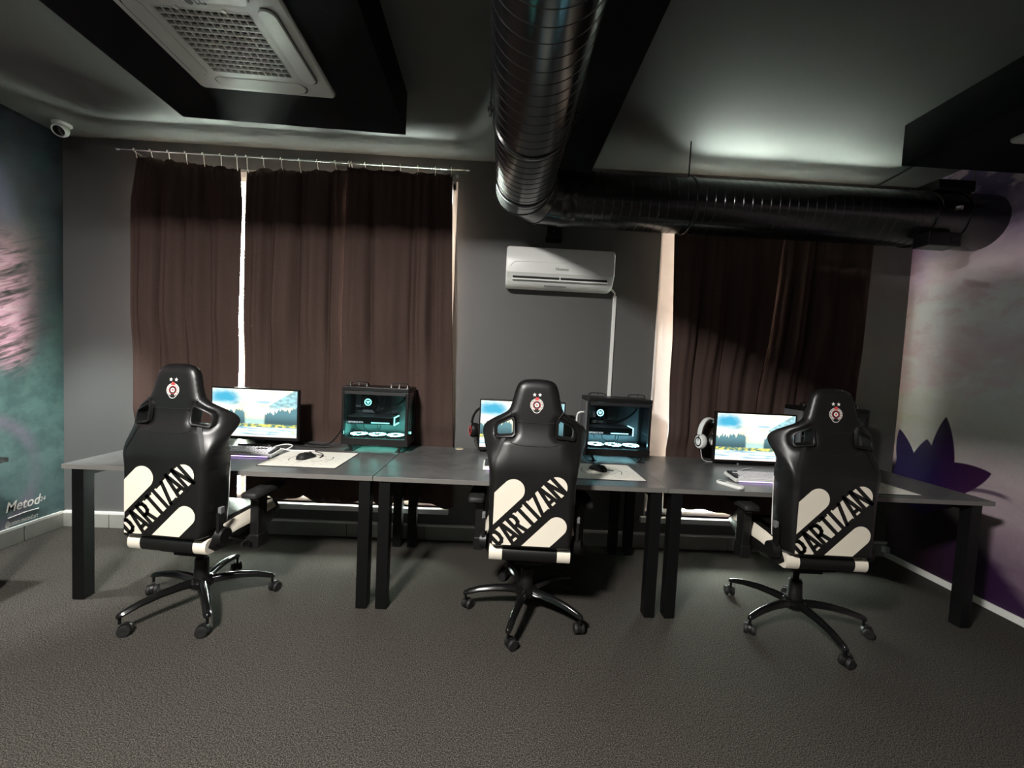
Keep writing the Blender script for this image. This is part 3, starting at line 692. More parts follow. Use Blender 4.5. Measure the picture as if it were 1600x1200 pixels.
def lettering(parent, y):
    n_top, n_bot = -0.534, -0.400; hh = n_bot-n_top; S0 = 0.232
    adv = {'I': 0.024}; s_ = S0; b = MB(); wd = 0.056; th = 0.0195
    for ch in 'PARTIZAN':
        w_ = adv.get(ch, wd)
        if ch == 'N': w_ = 0.060
        for st in LET[ch]:
            for p, q in zip(st[:-1], st[1:]):
                P0 = Vector(sn(s_+p[0]*w_, n_bot-p[1]*hh)); P1 = Vector(sn(s_+q[0]*w_, n_bot-q[1]*hh))
                d = (P1-P0).normalized(); k = Vector((-d.y, d.x))*th/2; e = d*(th*0.30 if len(st) > 2 else 0.0)
                poly = [tuple(P0-e+k), tuple(P1+e+k), tuple(P1+e-k), tuple(P0-e-k)]
                for cl in ((1, 0, -0.1935), (0, 1, 0.4885)): poly = clip_half(poly, *cl)
                if len(poly) > 2: b.add([(x, y, z) for x, z in poly], [tuple(range(len(poly)))])
        s_ += w_ + 0.0035
    return b.build('club_name_lettering', m_leather, parent)
def star(cx, cz, r, n=5, k=0.42):
    return [(cx+(r if i % 2 == 0 else r*k)*math.sin(PI*i/n), cz+(r if i % 2 == 0 else r*k)*math.cos(PI*i/n)) for i in range(2*n)]
def star_mesh(b, cx, cz, r, y):
    P = star(cx, cz, r); b.add([(x, y, z) for x, z in P]+[(cx, y, cz)], [(i, (i+1) % 10, 10) for i in range(10)])
def make_chair():
    root = empty('gaming_chair', (0, 0, 0))
    chair_back().build('backrest', m_leather, root, 1.2)
    # printed graphic on the flat of the back
    g1 = flat(pill(-0.662, -0.548, 0.486), PY-0.0010, 'printed_stripe', m_cream, root)
    flat(pill(-0.372, -0.270, 0.516), PY-0.0010, 'printed_stripe', m_cream, root)
    bd = flat(pill(-0.521, -0.413, 0.653, 0.2), PY-0.0010, 'lettering_band', m_cream, root)
    lettering(root, PY-0.0018)
    # crest
    zc = 1.198; yc = float(yback(0, zc)); sl = math.atan2(float(yback(0, zc+0.05)-yback(0, zc-0.05)), 0.1)
    sh = []
    for k in range(36):
        a = 2*PI*k/36; r = 0.0295 if math.cos(a) > -0.80 else 0.0295+0.0075*(-math.cos(a)-0.80)/0.20
        sh.append((r*math.sin(a), r*math.cos(a)))
    crest = MB().add([(x, 0, z) for x, z in sh], [tuple(range(36))]).build('club_crest', m_pale, root, loc=(0, yc-0.0016, zc), rot=(-sl, 0, 0)); crest.scale = (1.14, 1, 1.14)
    flat([(x*0.93, z*0.93) for x, z in sh], -0.0004, 'crest_field', m_blackprint, crest)
    lt = MB()
    for k in range(34):
        a = 2*PI*(k+0.5)/34
        if abs(a-PI) < 0.28: continue
        c = Vector((math.sin(a), math.cos(a))); tn = Vector((c.y, -c.x)); h1 = 0.0185; h2 = 0.0262; ww = 0.0011 if k % 3 else 0.0017
        lt.add([(p.x, 0, p.y) for p in (c*h1-tn*ww, c*h1+tn*ww, c*h2+tn*ww, c*h2-tn*ww)], [(0, 1, 2, 3)])
    l_ = lt.build('crest_lettering', m_pale, crest, loc=(0, -0.0008, 0)); l_['kind'] = 'stuff'
    rw = [(math.sin(2*PI*k/24), math.cos(2*PI*k/24)) for k in range(24)]
    flat([(x*0.0172, z*0.0172) for x, z in rw], -0.0007, 'crest_red_ring', m_red, crest)
    flat([(x*0.0155, z*0.0155) for x, z in rw], -0.0009, 'crest_black_disc', m_blackprint, crest)
    flat([(x*0.0098, z*0.0098) for x, z in rw], -0.0012, 'crest_white_disc', m_pale, crest)
    st = MB(); star_mesh(st, 0, 0, 0.0078, -0.0015); st.build('crest_red_star', m_red, crest)
    flat([(x*0.0085, 0.0275+z*0.0072) for x, z in rw], -0.0014, 'crest_red_flame', m_red, crest)
    for sx in (-1, 1):
        st = MB(); star_mesh(st, sx*0.0120, 0.0455, 0.0094, -0.0002); st.build('crest_star', m_pale, crest)
    # shoulder opening trims, strips and seams
    for s in (-1, 1):
        cx = sum(p[0] for p in HOLE)/len(HOLE); cz = sum(p[1] for p in HOLE)/len(HOLE); rings_ = []
        for k, dy in ((0.95, 0.05), (0.95, -0.002), (1.02, -0.009), (1.22, -0.010), (1.34, 0.004)):
            rr = []
            for px, pz in HOLE:
                x = cx+(px-cx)*k; z = cz+(pz-cz)*k; rr.append((s*x, float(yback(x, z))+dy+0.004, z))
            rings_.append(rr)
        MB().rings(rings_, cap=False).build('shoulder_opening_trim', m_blackpl, root, 0.9)
        st = [(0.160, 1.020), (0.180, 1.020), (0.208, 0.925), (0.190, 0.915)]
        N = 6; vs_ = []
        for k in range(N+1):
            t_ = k/N
            for (a, b_) in (((0.150, 1.026), (0.196, 0.905)), ((0.172, 1.022), (0.212, 0.900))):
                x = a[0]+(b_[0]-a[0])*t_; z = a[1]+(b_[1]-a[1])*t_; vs_.append((s*x, float(yback(x, z))-0.0025, z))
        MB().add(vs_, [(2*k, 2*k+1, 2*k+3, 2*k+2) for k in range(N)]).build('shoulder_strip', m_blackpl, root, 1.0)
        MB().tube([(s*x, float(yback(x, z))-0.001, z) for x, z in ((0.138, 1.168), (0.128, 1.150), (0.116, 1.135))], 0.0016, 5).build('seam', m_blackprint, root)
    def surf(pts): return [(x, float(yback(x, z))-0.0006, z) for x, z in pts]
    MB().tube(surf([(x, 1.108-0.002*math.cos(x*12)) for x in np.linspace(-0.096, 0.096, 11)]), 0.0019, 6).build('seam', m_blackprint, root)
    MB().tube(surf([(x, 0.992+2.6*max(0, abs(x)-0.05)**2) for x in np.linspace(-0.125, 0.125, 15)]), 0.0019, 6).build('seam', m_blackprint, root)
    for s in (-1, 1):   # pale piping along the front edge of the bolsters
        pp = []
        for z, xo in ((0.50, 0.2135), (0.56, 0.219), (0.66, 0.224), (0.76, 0.227), (0.84, 0.2305)):
            x = xo-0.010; yb_, yf_ = float(yback(x, z)), float(yfront(x, z)); ym_ = yb_*0.55+yf_*0.45; pp.append((s*x, ym_+(yf_-ym_)*0.87, z))
        MB().tube(catmull(pp, 5), 0.0022, 6).build('piping', m_pale, root, SM)
    # seat cushion: lofted cross sections front to back
    secs = []
    for (y, hw, top, bol, bot) in ((-0.205, 0.205, 0.462, 0.470, 0.392), (-0.16, 0.225, 0.470, 0.500, 0.385), (-0.05, 0.245, 0.478, 0.528, 0.383), (0.12, 0.250, 0.486, 0.538, 0.386),
                                   (0.25, 0.248, 0.496, 0.532, 0.395), (0.31, 0.235, 0.490, 0.508, 0.410), (0.335, 0.20, 0.462, 0.470, 0.425)):
        secs.append([(-hw+0.02, y, bot), (-hw, y, bot+0.03), (-hw, y, bol-0.045), (-hw+0.022, y, bol-0.006), (-hw+0.055, y, bol), (-hw+0.095, y, top+0.004), (-hw+0.14, y, top),
                     (hw-0.14, y, top), (hw-0.095, y, top+0.004), (hw-0.055, y, bol), (hw-0.022, y, bol-0.006), (hw, y, bol-0.045), (hw, y, bot+0.03), (hw-0.02, y, bot)])
    MB().rings(secs).build('seat_cushion', m_leather, root, 0.8)
    for s in (-1, 1):
        vs_ = []
        ys = [-0.12, -0.05, 0.03, 0.12, 0.19, 0.25]
        for k, y in enumerate(ys):
            bol = float(np.interp(y, [-.16, -.05, .12, .25], [.500, .528, .538, .532])); hw = float(np.interp(y, [-.16, -.05, .12, .25], [.225, .245, .250, .248]))
            lo = float(np.interp(y, [-.12, .03, .25], [bol-0.062, bol-0.070, bol-0.050]))
            vs_ += [(s*(hw+0.0025), y, lo), (s*(hw+0.0025), y, bol-0.045), (s*(hw-0.021), y, bol-0.003)]
        fs_ = []
        for k in range(len(ys)-1):
            for j in (0, 1): fs_.append((3*k+j, 3*k+j+1, 3*k+4+j, 3*k+3+j))
        MB().add(vs_, fs_).build('seat_side_stripe', m_cream, root, 0.9)
    # rear seat roll with cream ends
    def roll(x0, x1, m, name):
        pr = [(-0.192, 0.388), (-0.206, 0.392), (-0.216, 0.406), (-0.219, 0.425), (-0.216, 0.446), (-0.206, 0.458), (-0.188, 0.463), (-0.15, 0.462), (-0.15, 0.388)]
        return MB().rings([[(x, y, z) for y, z in pr] for x in (x0, x1)]).build(name, m, root, 0.6)
    roll(-0.140, 0.140, m_leather, 'seat_rear_roll'); roll(-0.208, -0.141, m_cream, 'roll_end'); roll(0.141, 0.208, m_cream, 'roll_end')
    # recline hinges, lever, armrests
    for s in (-1, 1):
        MB().cyl((s*0.228, -0.150, 0.468), (s*0.262, -0.150, 0.468), 0.046, 0.040, seg=28).box((s*0.243, -0.170, 0.53), (0.014, 0.03, 0.13)).build('recline_hinge', m_blackpl, root, SM)
        MB().box((s*0.246, -0.165, 0.605), (0.018, 0.028, 0.035), Matrix.Identity(4)).build('hinge_cap', m_grey, root, bevel=0.004)
        MB().box((s*0.285, 0.055, 0.475), (0.050, 0.075, 0.26)).box((s*0.285, 0.055, 0.37), (0.058, 0.085, 0.075)).box((s*0.19, 0.055, 0.372), (0.20, 0.06, 0.014)).build('armrest_post', m_blackpl, root, bevel=0.008)
        pad = []
        for y, hw, zt in ((-0.055, 0.034, 0.652), (-0.045, 0.043, 0.658), (0.06, 0.047, 0.660), (0.15, 0.044, 0.660), (0.205, 0.036, 0.657), (0.215, 0.026, 0.652)):
            pad.append([(s*0.302-hw, y, 0.632), (s*0.302-hw*1.04, y, 0.645), (s*0.302-hw*0.85, y, zt), (s*0.302+hw*0.85, y, zt), (s*0.302+hw*1.04, y, 0.645), (s*0.302+hw, y, 0.632)])
        MB().rings(pad).build('armrest_pad', m_rubber, root, 0.9)
        MB().box((s*0.295, 0.055, 0.618), (0.05, 0.11, 0.032)).build('armrest_bracket', m_blackpl, root, bevel=0.004)
    MB().tube([(0.262, -0.13, 0.45), (0.275, -0.10, 0.43), (0.278, -0.06, 0.40)], 0.007, 8).box((0.280, -0.045, 0.388), (0.018, 0.05, 0.028)).build('recline_lever', m_blackpl, root, bevel=0.003)
    # mechanism and lift
    MB().box((0, 0.02, 0.365), (0.24, 0.30, 0.04)).box((0, 0.0, 0.335), (0.15, 0.20, 0.04)).build('tilt_mechanism', m_steel, root, bevel=0.006)
    MB().tube([(0.12, 0.05, 0.352), (0.20, 0.06, 0.345), (0.25, 0.06, 0.33)], 0.005, 8).box((0.265, 0.06, 0.325), (0.04, 0.022, 0.008)).build('height_lever', m_steel, root)
    MB().cyl((0, 0, 0.20), (0, 0, 0.335), 0.016, seg=18).build('gas_lift', m_steel, root, SM)
    MB().lathe([(0.038, 0.135), (0.036, 0.20), (0.034, 0.205), (0.034, 0.255), (0.027, 0.262), (0.022, 0.262)], 24).build('lift_cover', m_blackpl, root, SM)
    return root
def add_base(root):
    """five-arm base with casters; the phase is set by rotating the hub"""
    hub = MB().lathe([(0.03, 0.095), (0.050, 0.100), (0.062, 0.112), (0.064, 0.135), (0.052, 0.150), (0.036, 0.156)], 28).build('base_hub', m_gloss, root, SM)
    arm = None
    for k in range(5):
        a = 2*PI*k/5
        if arm is None:
            secs = []
            for r, zc, wv, hv in ((0.045, 0.130, 0.029, 0.022), (0.10, 0.135, 0.027, 0.021), (0.18, 0.134, 0.024, 0.019), (0.26, 0.124, 0.021, 0.017), (0.325, 0.107, 0.019, 0.015), (0.345, 0.100, 0.016, 0.013), (0.353, 0.097, 0.009, 0.008)):
                secs.append([(r, wv*math.cos(q)*(0.75 if math.sin(q) > 0 else 1.0), zc+hv*math.sin(q)) for q in [2*PI*i/14 for i in range(14)]])
            arm = MB().rings(secs).build('base_arm', m_gloss, hub, 0.9); A = arm
        else: A = arm.copy(); COL.objects.link(A); A.parent = hub
        A.rotation_euler = (0, 0, a)
    return hub
def caster(parent, x, y, rz):
    c = MB().cyl((0, 0, 0.060), (0, 0, 0.098), 0.007, seg=10).build('caster', m_steel, parent, SM, loc=(x, y, 0), rot=(0, 0, rz))
    hood = []
    MB().rings([[(0.020+0.0285*math.cos(q), sgn, 0.029+0.031*math.sin(q)) for q in [PI*(-0.12+1.24*i/12) for i in range(13)]] + [(0.020, sgn, 0.029)] for sgn in (-0.007, 0.007)]).build('caster_hood', m_blackpl, c, 0.6)
    for s in (-1, 1):
        MB().lathe([(0.004, -0.010), (0.022, -0.010), (0.027, -0.006), (0.0275, 0.004), (0.025, 0.0095), (0.016, 0.011), (0.004, 0.0085)], 22, Matrix.Translation((0.020, s*0.0165, 0.0275)) @ Matrix.Rotation(-s*PI/2, 4, 'X')).build('caster_wheel', m_rubber, c, 0.6)
    return c
ch0 = make_chair(); hub0 = add_base(ch0)
CH_ = [(-1.600, 2.252, -6.0, 237.4, -0.006, 'black and cream gaming chair at the desk beside the teal mural'),
       (0.195, 2.272, -2.6, 180.2, 0.0, 'black and cream gaming chair at the middle desk under the wall air conditioner'),
       (1.721, 2.236, -2.0, 127.9, 0.026, 'black and cream gaming chair at the desk beside the lotus mural')]
swivel = [[30, 200, 80, 140, 300], [60, 35, 100, 80, 160], [80, 60, 20, 340, 120]]
chairs = [ch0] + [copy_tree(ch0) for _ in range(2)]
for k, (root, (x, y, yaw, ph, dz, lab)) in enumerate(zip(chairs, CH_)):
    root.location = (x, y, 0); root.rotation_euler = (0, 0, math.radians(yaw)); tag(root, lab, 'chair', 'gaming chairs at the desks')
    for c in kids(root):
        if c.name.startswith('base_hub'): c.rotation_euler = (0, 0, math.radians(ph-yaw))
        elif not c.name.startswith('lift_cover'): c.location = (c.location.x, c.location.y, c.location.z+dz)
    for q in range(5):
        a = math.radians(ph-yaw+72*q); caster(root, 0.340*math.cos(a), 0.340*math.sin(a), math.radians(swivel[k][q]))

# ------------------------------------------------------------------ monitors
def screen_mat(seed, strength):
    g = Graph('landscape_wallpaper_screen'); x, y, z = g.coords('UV'); v = g.vec(x, y, seed)
    n1 = g.noise(g.vec(x*3.2, y*4.5, seed), 1.0, 5, 0.6, 0.5); n2 = g.noise(g.vec(x*30, seed, 0.0), 1.0, 4, 0.7); n3 = g.noise(g.vec(x*4, y*26, seed+3), 1.0, 4, 0.6)
    n5 = g.noise(g.vec(x*18, y*22, seed+9), 1.0, 4, 0.6)
    sky = g.mix(g.step(n1, 0.40, 0.60), (1.0, 0.86, 0.52), (0.92, 0.96, 0.90))
    dl = g.m('SQRT', (x-0.12)*(x-0.12) + (y-0.82)*(y-0.82)*1.6)
    sky = g.mix(g.step(dl + (n1-0.5)*0.35, 0.34, 0.10), sky, (0.05, 0.34, 0.50))
    dm = g.m('SQRT', (x-0.60)*(x-0.60)*0.4 + (y-0.74)*(y-0.74)*6.0)
    sky = g.mix(g.step(dm + (n1-0.5)*0.16, 0.10, 0.04)*0.8, sky, (0.20, 0.42, 0.60))
    mt = g.step((y-0.66) - (x-0.66)*1.15, 0.01, -0.01)*g.step(x, 0.64, 0.68)*g.step(y + (n1-0.5)*0.3, 0.52, 0.70)
    sky = g.mix(mt*0.85, sky, g.mix(g.step(n5, 0.4, 0.6), (0.10, 0.24, 0.30), (0.22, 0.55, 0.62)))
    tl = 0.56 + (n2-0.5)*0.42 - g.m('ABSOLUTE', x-0.22)*0.25; tr = 0.50 + (n2-0.5)*0.42 + (x-0.62)*0.30
    tree = g.m('MAXIMUM', g.step(y-tl, 0.006, -0.006)*g.step(x, 0.40, 0.37), g.step(y-tr, 0.006, -0.006)*g.step(x, 0.60, 0.63))
    c = g.mix(g.step(y + (n1-0.5)*0.1, 0.44, 0.34)*0.8, sky, (0.24, 0.50, 0.52))
    c = g.mix(tree, c, g.mix(g.step(y, 0.28, 0.52), (0.045, 0.095, 0.11), (0.10, 0.22, 0.25)))
    c = g.mix(g.step(y, 0.285, 0.265), c, g.mix(g.step(n5, 0.44, 0.58), (0.10, 0.20, 0.16), (0.68, 0.60, 0.14)))
    c = g.mix(g.step(y + (n3-0.5)*0.03, 0.215, 0.200), c, g.ramp(n3, [(0.36, (0.12, 0.28, 0.38)), (0.50, (0.55, 0.72, 0.76)), (0.62, (0.98, 0.98, 0.95))]))
    c = g.mix(g.step(y, 0.048, 0.044), c, (0.72, 0.62, 0.60))
    c = g.mix(g.step(g.m('ABSOLUTE', x-0.955), 0.014, 0.011)*g.step(g.m('ABSOLUTE', y-0.125), 0.024, 0.020), c, (0.8, 0.65, 0.3))
    g.set(Base_Color=(0.01, 0.01, 0.01), Roughness=0.25, Emission_Color=c, Emission_Strength=strength)
    return g.mat
def monitor(x0, x1, zb, zt, y, label, strength, seed):
    xc = (x0+x1)/2; t = tag(empty('computer_monitor', (xc, y+0.09, DT)), label, 'monitor', 'lit computer monitors on the desks')
    w_ = (x1-x0)/2; b0, b1 = zb-DT, zt-DT; Y = -0.09
    MB().bb(-w_, w_, Y, Y+0.032, b0, b1).build('bezel', m_blackpl, t, bevel=0.003)
    MB().bb(-w_*0.7, w_*0.7, Y+0.030, Y+0.06, b0+0.05, b1-0.06).build('rear_housing', m_blackpl, t, bevel=0.01)
    me = bpy.data.meshes.new('screen'); l, r, bt, tp = -w_+0.009, w_-0.009, b0+0.022, b1-0.009
    me.from_pydata([(l, Y-0.0012, bt), (r, Y-0.0012, bt), (r, Y-0.0012, tp), (l, Y-0.0012, tp)], [], [(0, 1, 2, 3)])
    uv = me.uv_layers.new(name='UVMap')
    for k, q in enumerate(((0, 0), (1, 0), (1, 1), (0, 1))): uv.data[k].uv = q
    link('screen', me, screen_mat(seed, strength), t)
    MB().bb(-0.035, 0.035, Y+0.055, Y+0.085, 0.01, 0.26).build('stand_neck', m_blackpl, t, bevel=0.006)
    ft = MB(); ft.rings([[(px, py, 0.0) for px, py in rrect(0.125, 0.095, 0.03)], [(px, py, 0.012) for px, py in rrect(0.122, 0.092, 0.03)]]); ft.build('stand_foot', m_blackpl, t, 0.6, loc=(0, 0.0, 0))
    MB().tube([(-w_+0.03, Y+0.05, b1-0.10), (-w_+0.03, Y+0.12, b1-0.10), (-w_+0.03, Y+0.125, b1-0.08)], 0.006, 8).build('headset_hook', m_blackpl, t)
    return t
monitor(-1.975, -1.385, 0.795, 1.150, 2.85, 'lit monitor with landscape wallpaper on the desk beside the teal mural', 0.72, 1.3)
monitor(-0.145, 0.470, 0.776, 1.142, 2.93, 'lit monitor with landscape wallpaper on the middle desk, dark headset at its edge', 0.72, 1.3)
monitor(1.553, 2.140, 0.765, 1.132, 2.90, 'lit monitor with landscape wallpaper beside the white headset', 0.72, 1.3)

# ------------------------------------------------------------------ gaming PCs
PL, PW, PH = 0.452, 0.235, 0.445
def make_pc(x, label, led):
    """glass side faces the room (-y); front of the case is at +x"""
    t = tag(empty('gaming_computer', (x, 2.815+PW/2, DT)), label, 'computer', 'gaming computers on the desks')
    L, W_ = PL/2, PW/2; z0 = 0.045
    m_led = emit('led_on', led[0], led[1]) if led else mat('led_off', (0.2, 0.22, 0.22), 0.4)
    m_led2 = emit('led_glow', led[0], led[1]*0.45) if led else MATS['led_off']
    m_fan = emit('fan_led_ring', led[0], led[1]*9.0) if led else MATS['led_off']; m_blade = emit('lit_fan_blade', led[0], led[1]*3.5) if led else m_grey
    # chassis: floor, top, back wall, posts
    gx, gy = [-L, -0.193, -0.077, -0.065, 0.051, 0.063, 0.179, L], [-W_, -0.078, 0.038, W_]; tb, nx = MB(), 8
    cell = lambda i, j: 0 <= i < 7 and 0 <= j < 3 and not (j == 1 and i in (1, 3, 5)); fs_ = []
    for i in range(7):
        for j in range(3):
            if not cell(i, j): continue
            a, b_, c, d = j*nx+i, j*nx+i+1, (j+1)*nx+i+1, (j+1)*nx+i; k = 4*nx
            fs_ += [(d, c, b_, a), (a+k, b_+k, c+k, d+k)]
            for di, dj, p, q in ((0, -1, a, b_), (1, 0, b_, c), (0, 1, c, d), (-1, 0, d, a)):
                if not cell(i+di, j+dj): fs_.append((p, q, q+k, p+k))
    tb.add([(x_, y_, z_) for z_ in (z0, z0+0.045) for y_ in gy for x_ in gx], fs_).build('bottom_tray', m_blackpl, t)
    MB().bb(-L, L, -W_, W_, PH-0.03, PH).build('top_panel', m_blackpl, t, bevel=0.006)
    MB().bb(-L+0.004, L-0.004, W_-0.012, W_, z0+0.045, PH-0.03).build('rear_side_panel', m_grey, t)
    MB().bb(-L, -L+0.010, -W_+0.05, W_, z0+0.045, PH-0.03).build('io_panel', m_grey, t)
    for px in (-L+0.009, L-0.011): MB().bb(px-0.009, px+0.009, -W_, -W_+0.016, z0+0.045, PH-0.03).build('frame_post', m_blackpl, t, bevel=0.003)
    MB().bb(L-0.020, L, W_-0.03, W_, z0+0.045, PH-0.03).build('frame_post', m_blackpl, t, bevel=0.003)
    MB().bb(-L+0.018, L-0.020, -W_+0.001, -W_+0.005, z0+0.045, PH-0.03).build('side_glass', m_tglass, t)
    MB().bb(L-0.006, L-0.002, -W_+0.016, W_-0.03, z0+0.045, PH-0.03).build('front_glass', m_tglass, t)
    MB().bb(-L+0.018, L-0.020, -W_-0.001, -W_+0.0005, PH-0.052, PH-0.03).build('glass_border', m_blackprint, t)
    # motherboard side
    mb_m = mat('motherboard_print', (0.06, 0.075, 0.08), 0.45, var=0.8, vscale=90)
    mbd = MB().bb(-L+0.03, 0.055, W_-0.020, W_-0.013, 0.175, 0.405).build('motherboard', mb_m, t)
    al = mat('heatsink_metal', (0.45, 0.47, 0.48), 0.35, metal=0.6)
    for bx in ((-L+0.035, -L+0.075, 0.285, 0.385, 0.05), (-L+0.078, -L+0.100, 0.285, 0.365, 0.035), (-0.13, -0.01, 0.372, 0.395, 0.03), (-0.15, -0.06, 0.243, 0.262, 0.02)):
        MB().bb(bx[0], bx[1], W_-0.020-bx[4], W_-0.020, bx[2], bx[3]).build('heatsink', al, mbd, bevel=0.002)
    for k in range(4): MB().bb(-0.035+k*0.013, -0.028+k*0.013, W_-0.06, W_-0.020, 0.275, 0.395).build('memory_stick', m_grey, mbd)
    pump = MB().cyl((-0.098, W_-0.020, 0.325), (-0.098, W_-0.078, 0.325), 0.034, seg=28).build('cooler_pump', m_blackpl, t, SM)
    MB().lathe([(0.019, 0.0), (0.025, 0.0), (0.025, 0.002), (0.019, 0.002)], 28, Matrix.Translation((-0.098, W_-0.081, 0.325)) @ Matrix.Rotation(PI/2, 4, 'X'), cap=False).build('pump_ring', m_led if led else m_grey, pump)
    MB().box((-0.098, W_-0.080, 0.329), (0.022, 0.002, 0.008)).box((-0.098, W_-0.080, 0.319), (0.014, 0.002, 0.007)).build('pump_logo', m_led if led else m_grey, pump)
    for k in range(2):
        p = catmull([(-0.075, W_-0.06, 0.32-0.01*k), (-0.055, W_-0.085, 0.275-0.008*k), (0.0, W_-0.10, 0.262-0.008*k), (0.08, W_-0.10, 0.295-0.008*k), (0.15, W_-0.09, 0.345-0.004*k), (0.178, W_-0.08, 0.405)], 6)
        MB().tube(p, 0.0055, 8).build('coolant_tube', m_rubber, t, SM)
    # graphics card
    gpu = MB().bb(-L+0.020, 0.115, -W_+0.055, W_-0.022, 0.180, 0.232).build('graphics_card', m_blackpl, t, bevel=0.003)
    MB().bb(-L+0.022, 0.10, -W_+0.054, W_-0.03, 0.2325, 0.236).build('card_backplate', m_grey, gpu)
    MB().bb(-0.04, 0.085, -W_+0.0535, -W_+0.055, 0.190, 0.1965).build('card_light_bar', m_led if led else m_grey, gpu)
    link('card_lettering', text_mesh('GEFORCE RTX', 0.0165, extrude=0.0003), emit('card_letter_glow', (0.9, 1, 1), 1.2) if led else m_grey, gpu, loc=(-0.148, -W_+0.0535, 0.193), rot=(PI/2, 0, 0))
    ed = MB()
    ed.bb(0.115, 0.122, -W_+0.055, -W_+0.061, 0.178, 0.236); ed.bb(0.115, 0.122, -W_+0.055, W_-0.05, 0.230, 0.236); ed.bb(0.115, 0.122, -W_+0.055, W_-0.05, 0.178, 0.184)
    ed.build('card_end_light', m_led if led else m_grey, gpu)
    for k, (xa, xb_) in enumerate(((-0.16, -0.09), (-0.10, -0.04), (0.02, -0.02), (0.0, 0.02))):
        p = catmull([(xa, -W_+0.07, 0.182), (xa*0.9, -W_+0.075, 0.150), (xb_, -W_+0.085, 0.115), (xb_+0.02, -W_+0.09, 0.092)], 5)
        MB().tube(p, 0.003, 6).build('power_lead', m_rubber, t)
    # bottom fans with lit rings
    for k in range(3):
        cx = -0.135+0.128*k
        f = MB().lathe([(0.052, 0.091), (0.060, 0.091), (0.060, 0.106), (0.052, 0.106)], 30, Matrix.Translation((cx, -0.02, 0)), cap=False).build('case_fan', m_blackpl, t)
        MB().lathe([(0.046, 0.1065), (0.058, 0.1065), (0.058, 0.1085), (0.046, 0.1085)], 30, Matrix.Translation((cx, -0.02, 0)), cap=False).build('fan_ring', m_fan, f)
        MB().lathe([(0.001, 0.108), (0.016, 0.108), (0.018, 0.092)], 16, Matrix.Translation((cx, -0.02, 0)), cap=False).build('fan_hub', m_blackpl, f, SM)
        for q in range(7):
            a = 2*PI*q/7; R = Matrix.Translation((cx, -0.02, 0.100)) @ Matrix.Rotation(a, 4, 'Z') @ Matrix.Translation((0.031, 0, 0)) @ Matrix.Rotation(0.6, 4, 'X')
            MB().box((0, 0, 0), (0.030, 0.016, 0.0015), R).build('fan_blade', m_blade, f)
        for sx in (-0.012, 0.012): MB().box((cx+sx, -W_+0.030, 0.1085), (0.010, 0.006, 0.004)).build('fan_led', m_fan, f)
    # feet and handles
    for sx in (-1, 1):
        for sy_ in (-1, 1):
            M = Matrix.Translation((sx*(L-0.055), sy_*(W_-0.025), 0.0285)) @ Matrix.Rotation(sx*0.45, 4, 'Y')
            MB().box((0, 0, 0), (0.016, 0.022, 0.056), M).build('foot', m_blackpl, t, bevel=0.003)
        MB().bb(sx*(L-0.055)-0.03, sx*(L-0.055)+0.03, -W_+0.01, W_-0.01, 0.0, 0.006).build('foot_rail', m_blackpl, t)
    for sx in (-1, 1):
        cx = sx*(L-0.085)
        pts = catmull([(cx-0.062, -0.02, PH+0.002), (cx-0.045, -0.02, PH+0.022), (cx+0.045, -0.02, PH+0.022), (cx+0.062, -0.02, PH+0.002)], 5)
        hd = MB().rings([[(p.x, p.y+dy, p.z+dz) for dy, dz in ((-0.016, 0), (0.016, 0), (0.016, 0.005), (-0.016, 0.005))] for p in pts]).build('carry_handle', m_rubber, t, 0.7)
        for ex in (-0.056, 0.0, 0.056): MB().box((cx+ex, -0.038, PH+(0.010 if ex else 0.014)), (0.007, 0.006, 0.020)).build('handle_pin', m_metal, hd)
    MB().cyl((L, -0.04, 0.13), (L+0.006, -0.04, 0.13), 0.008, seg=12).build('front_emblem', m_led2 if led else m_grey, t)
    return t
make_pc(-0.852, 'black glass-sided gaming computer glowing green-teal in front of the brown curtain', ((0.25, 1.0, 0.82), 3.2, 1.1))
make_pc(0.830, 'black glass-sided gaming computer glowing icy blue under the wall air conditioner', ((0.38, 0.88, 1.0), 3.2, 1.0))
make_pc(2.375, 'unlit black gaming computer behind the chair nearest the lotus mural', None)

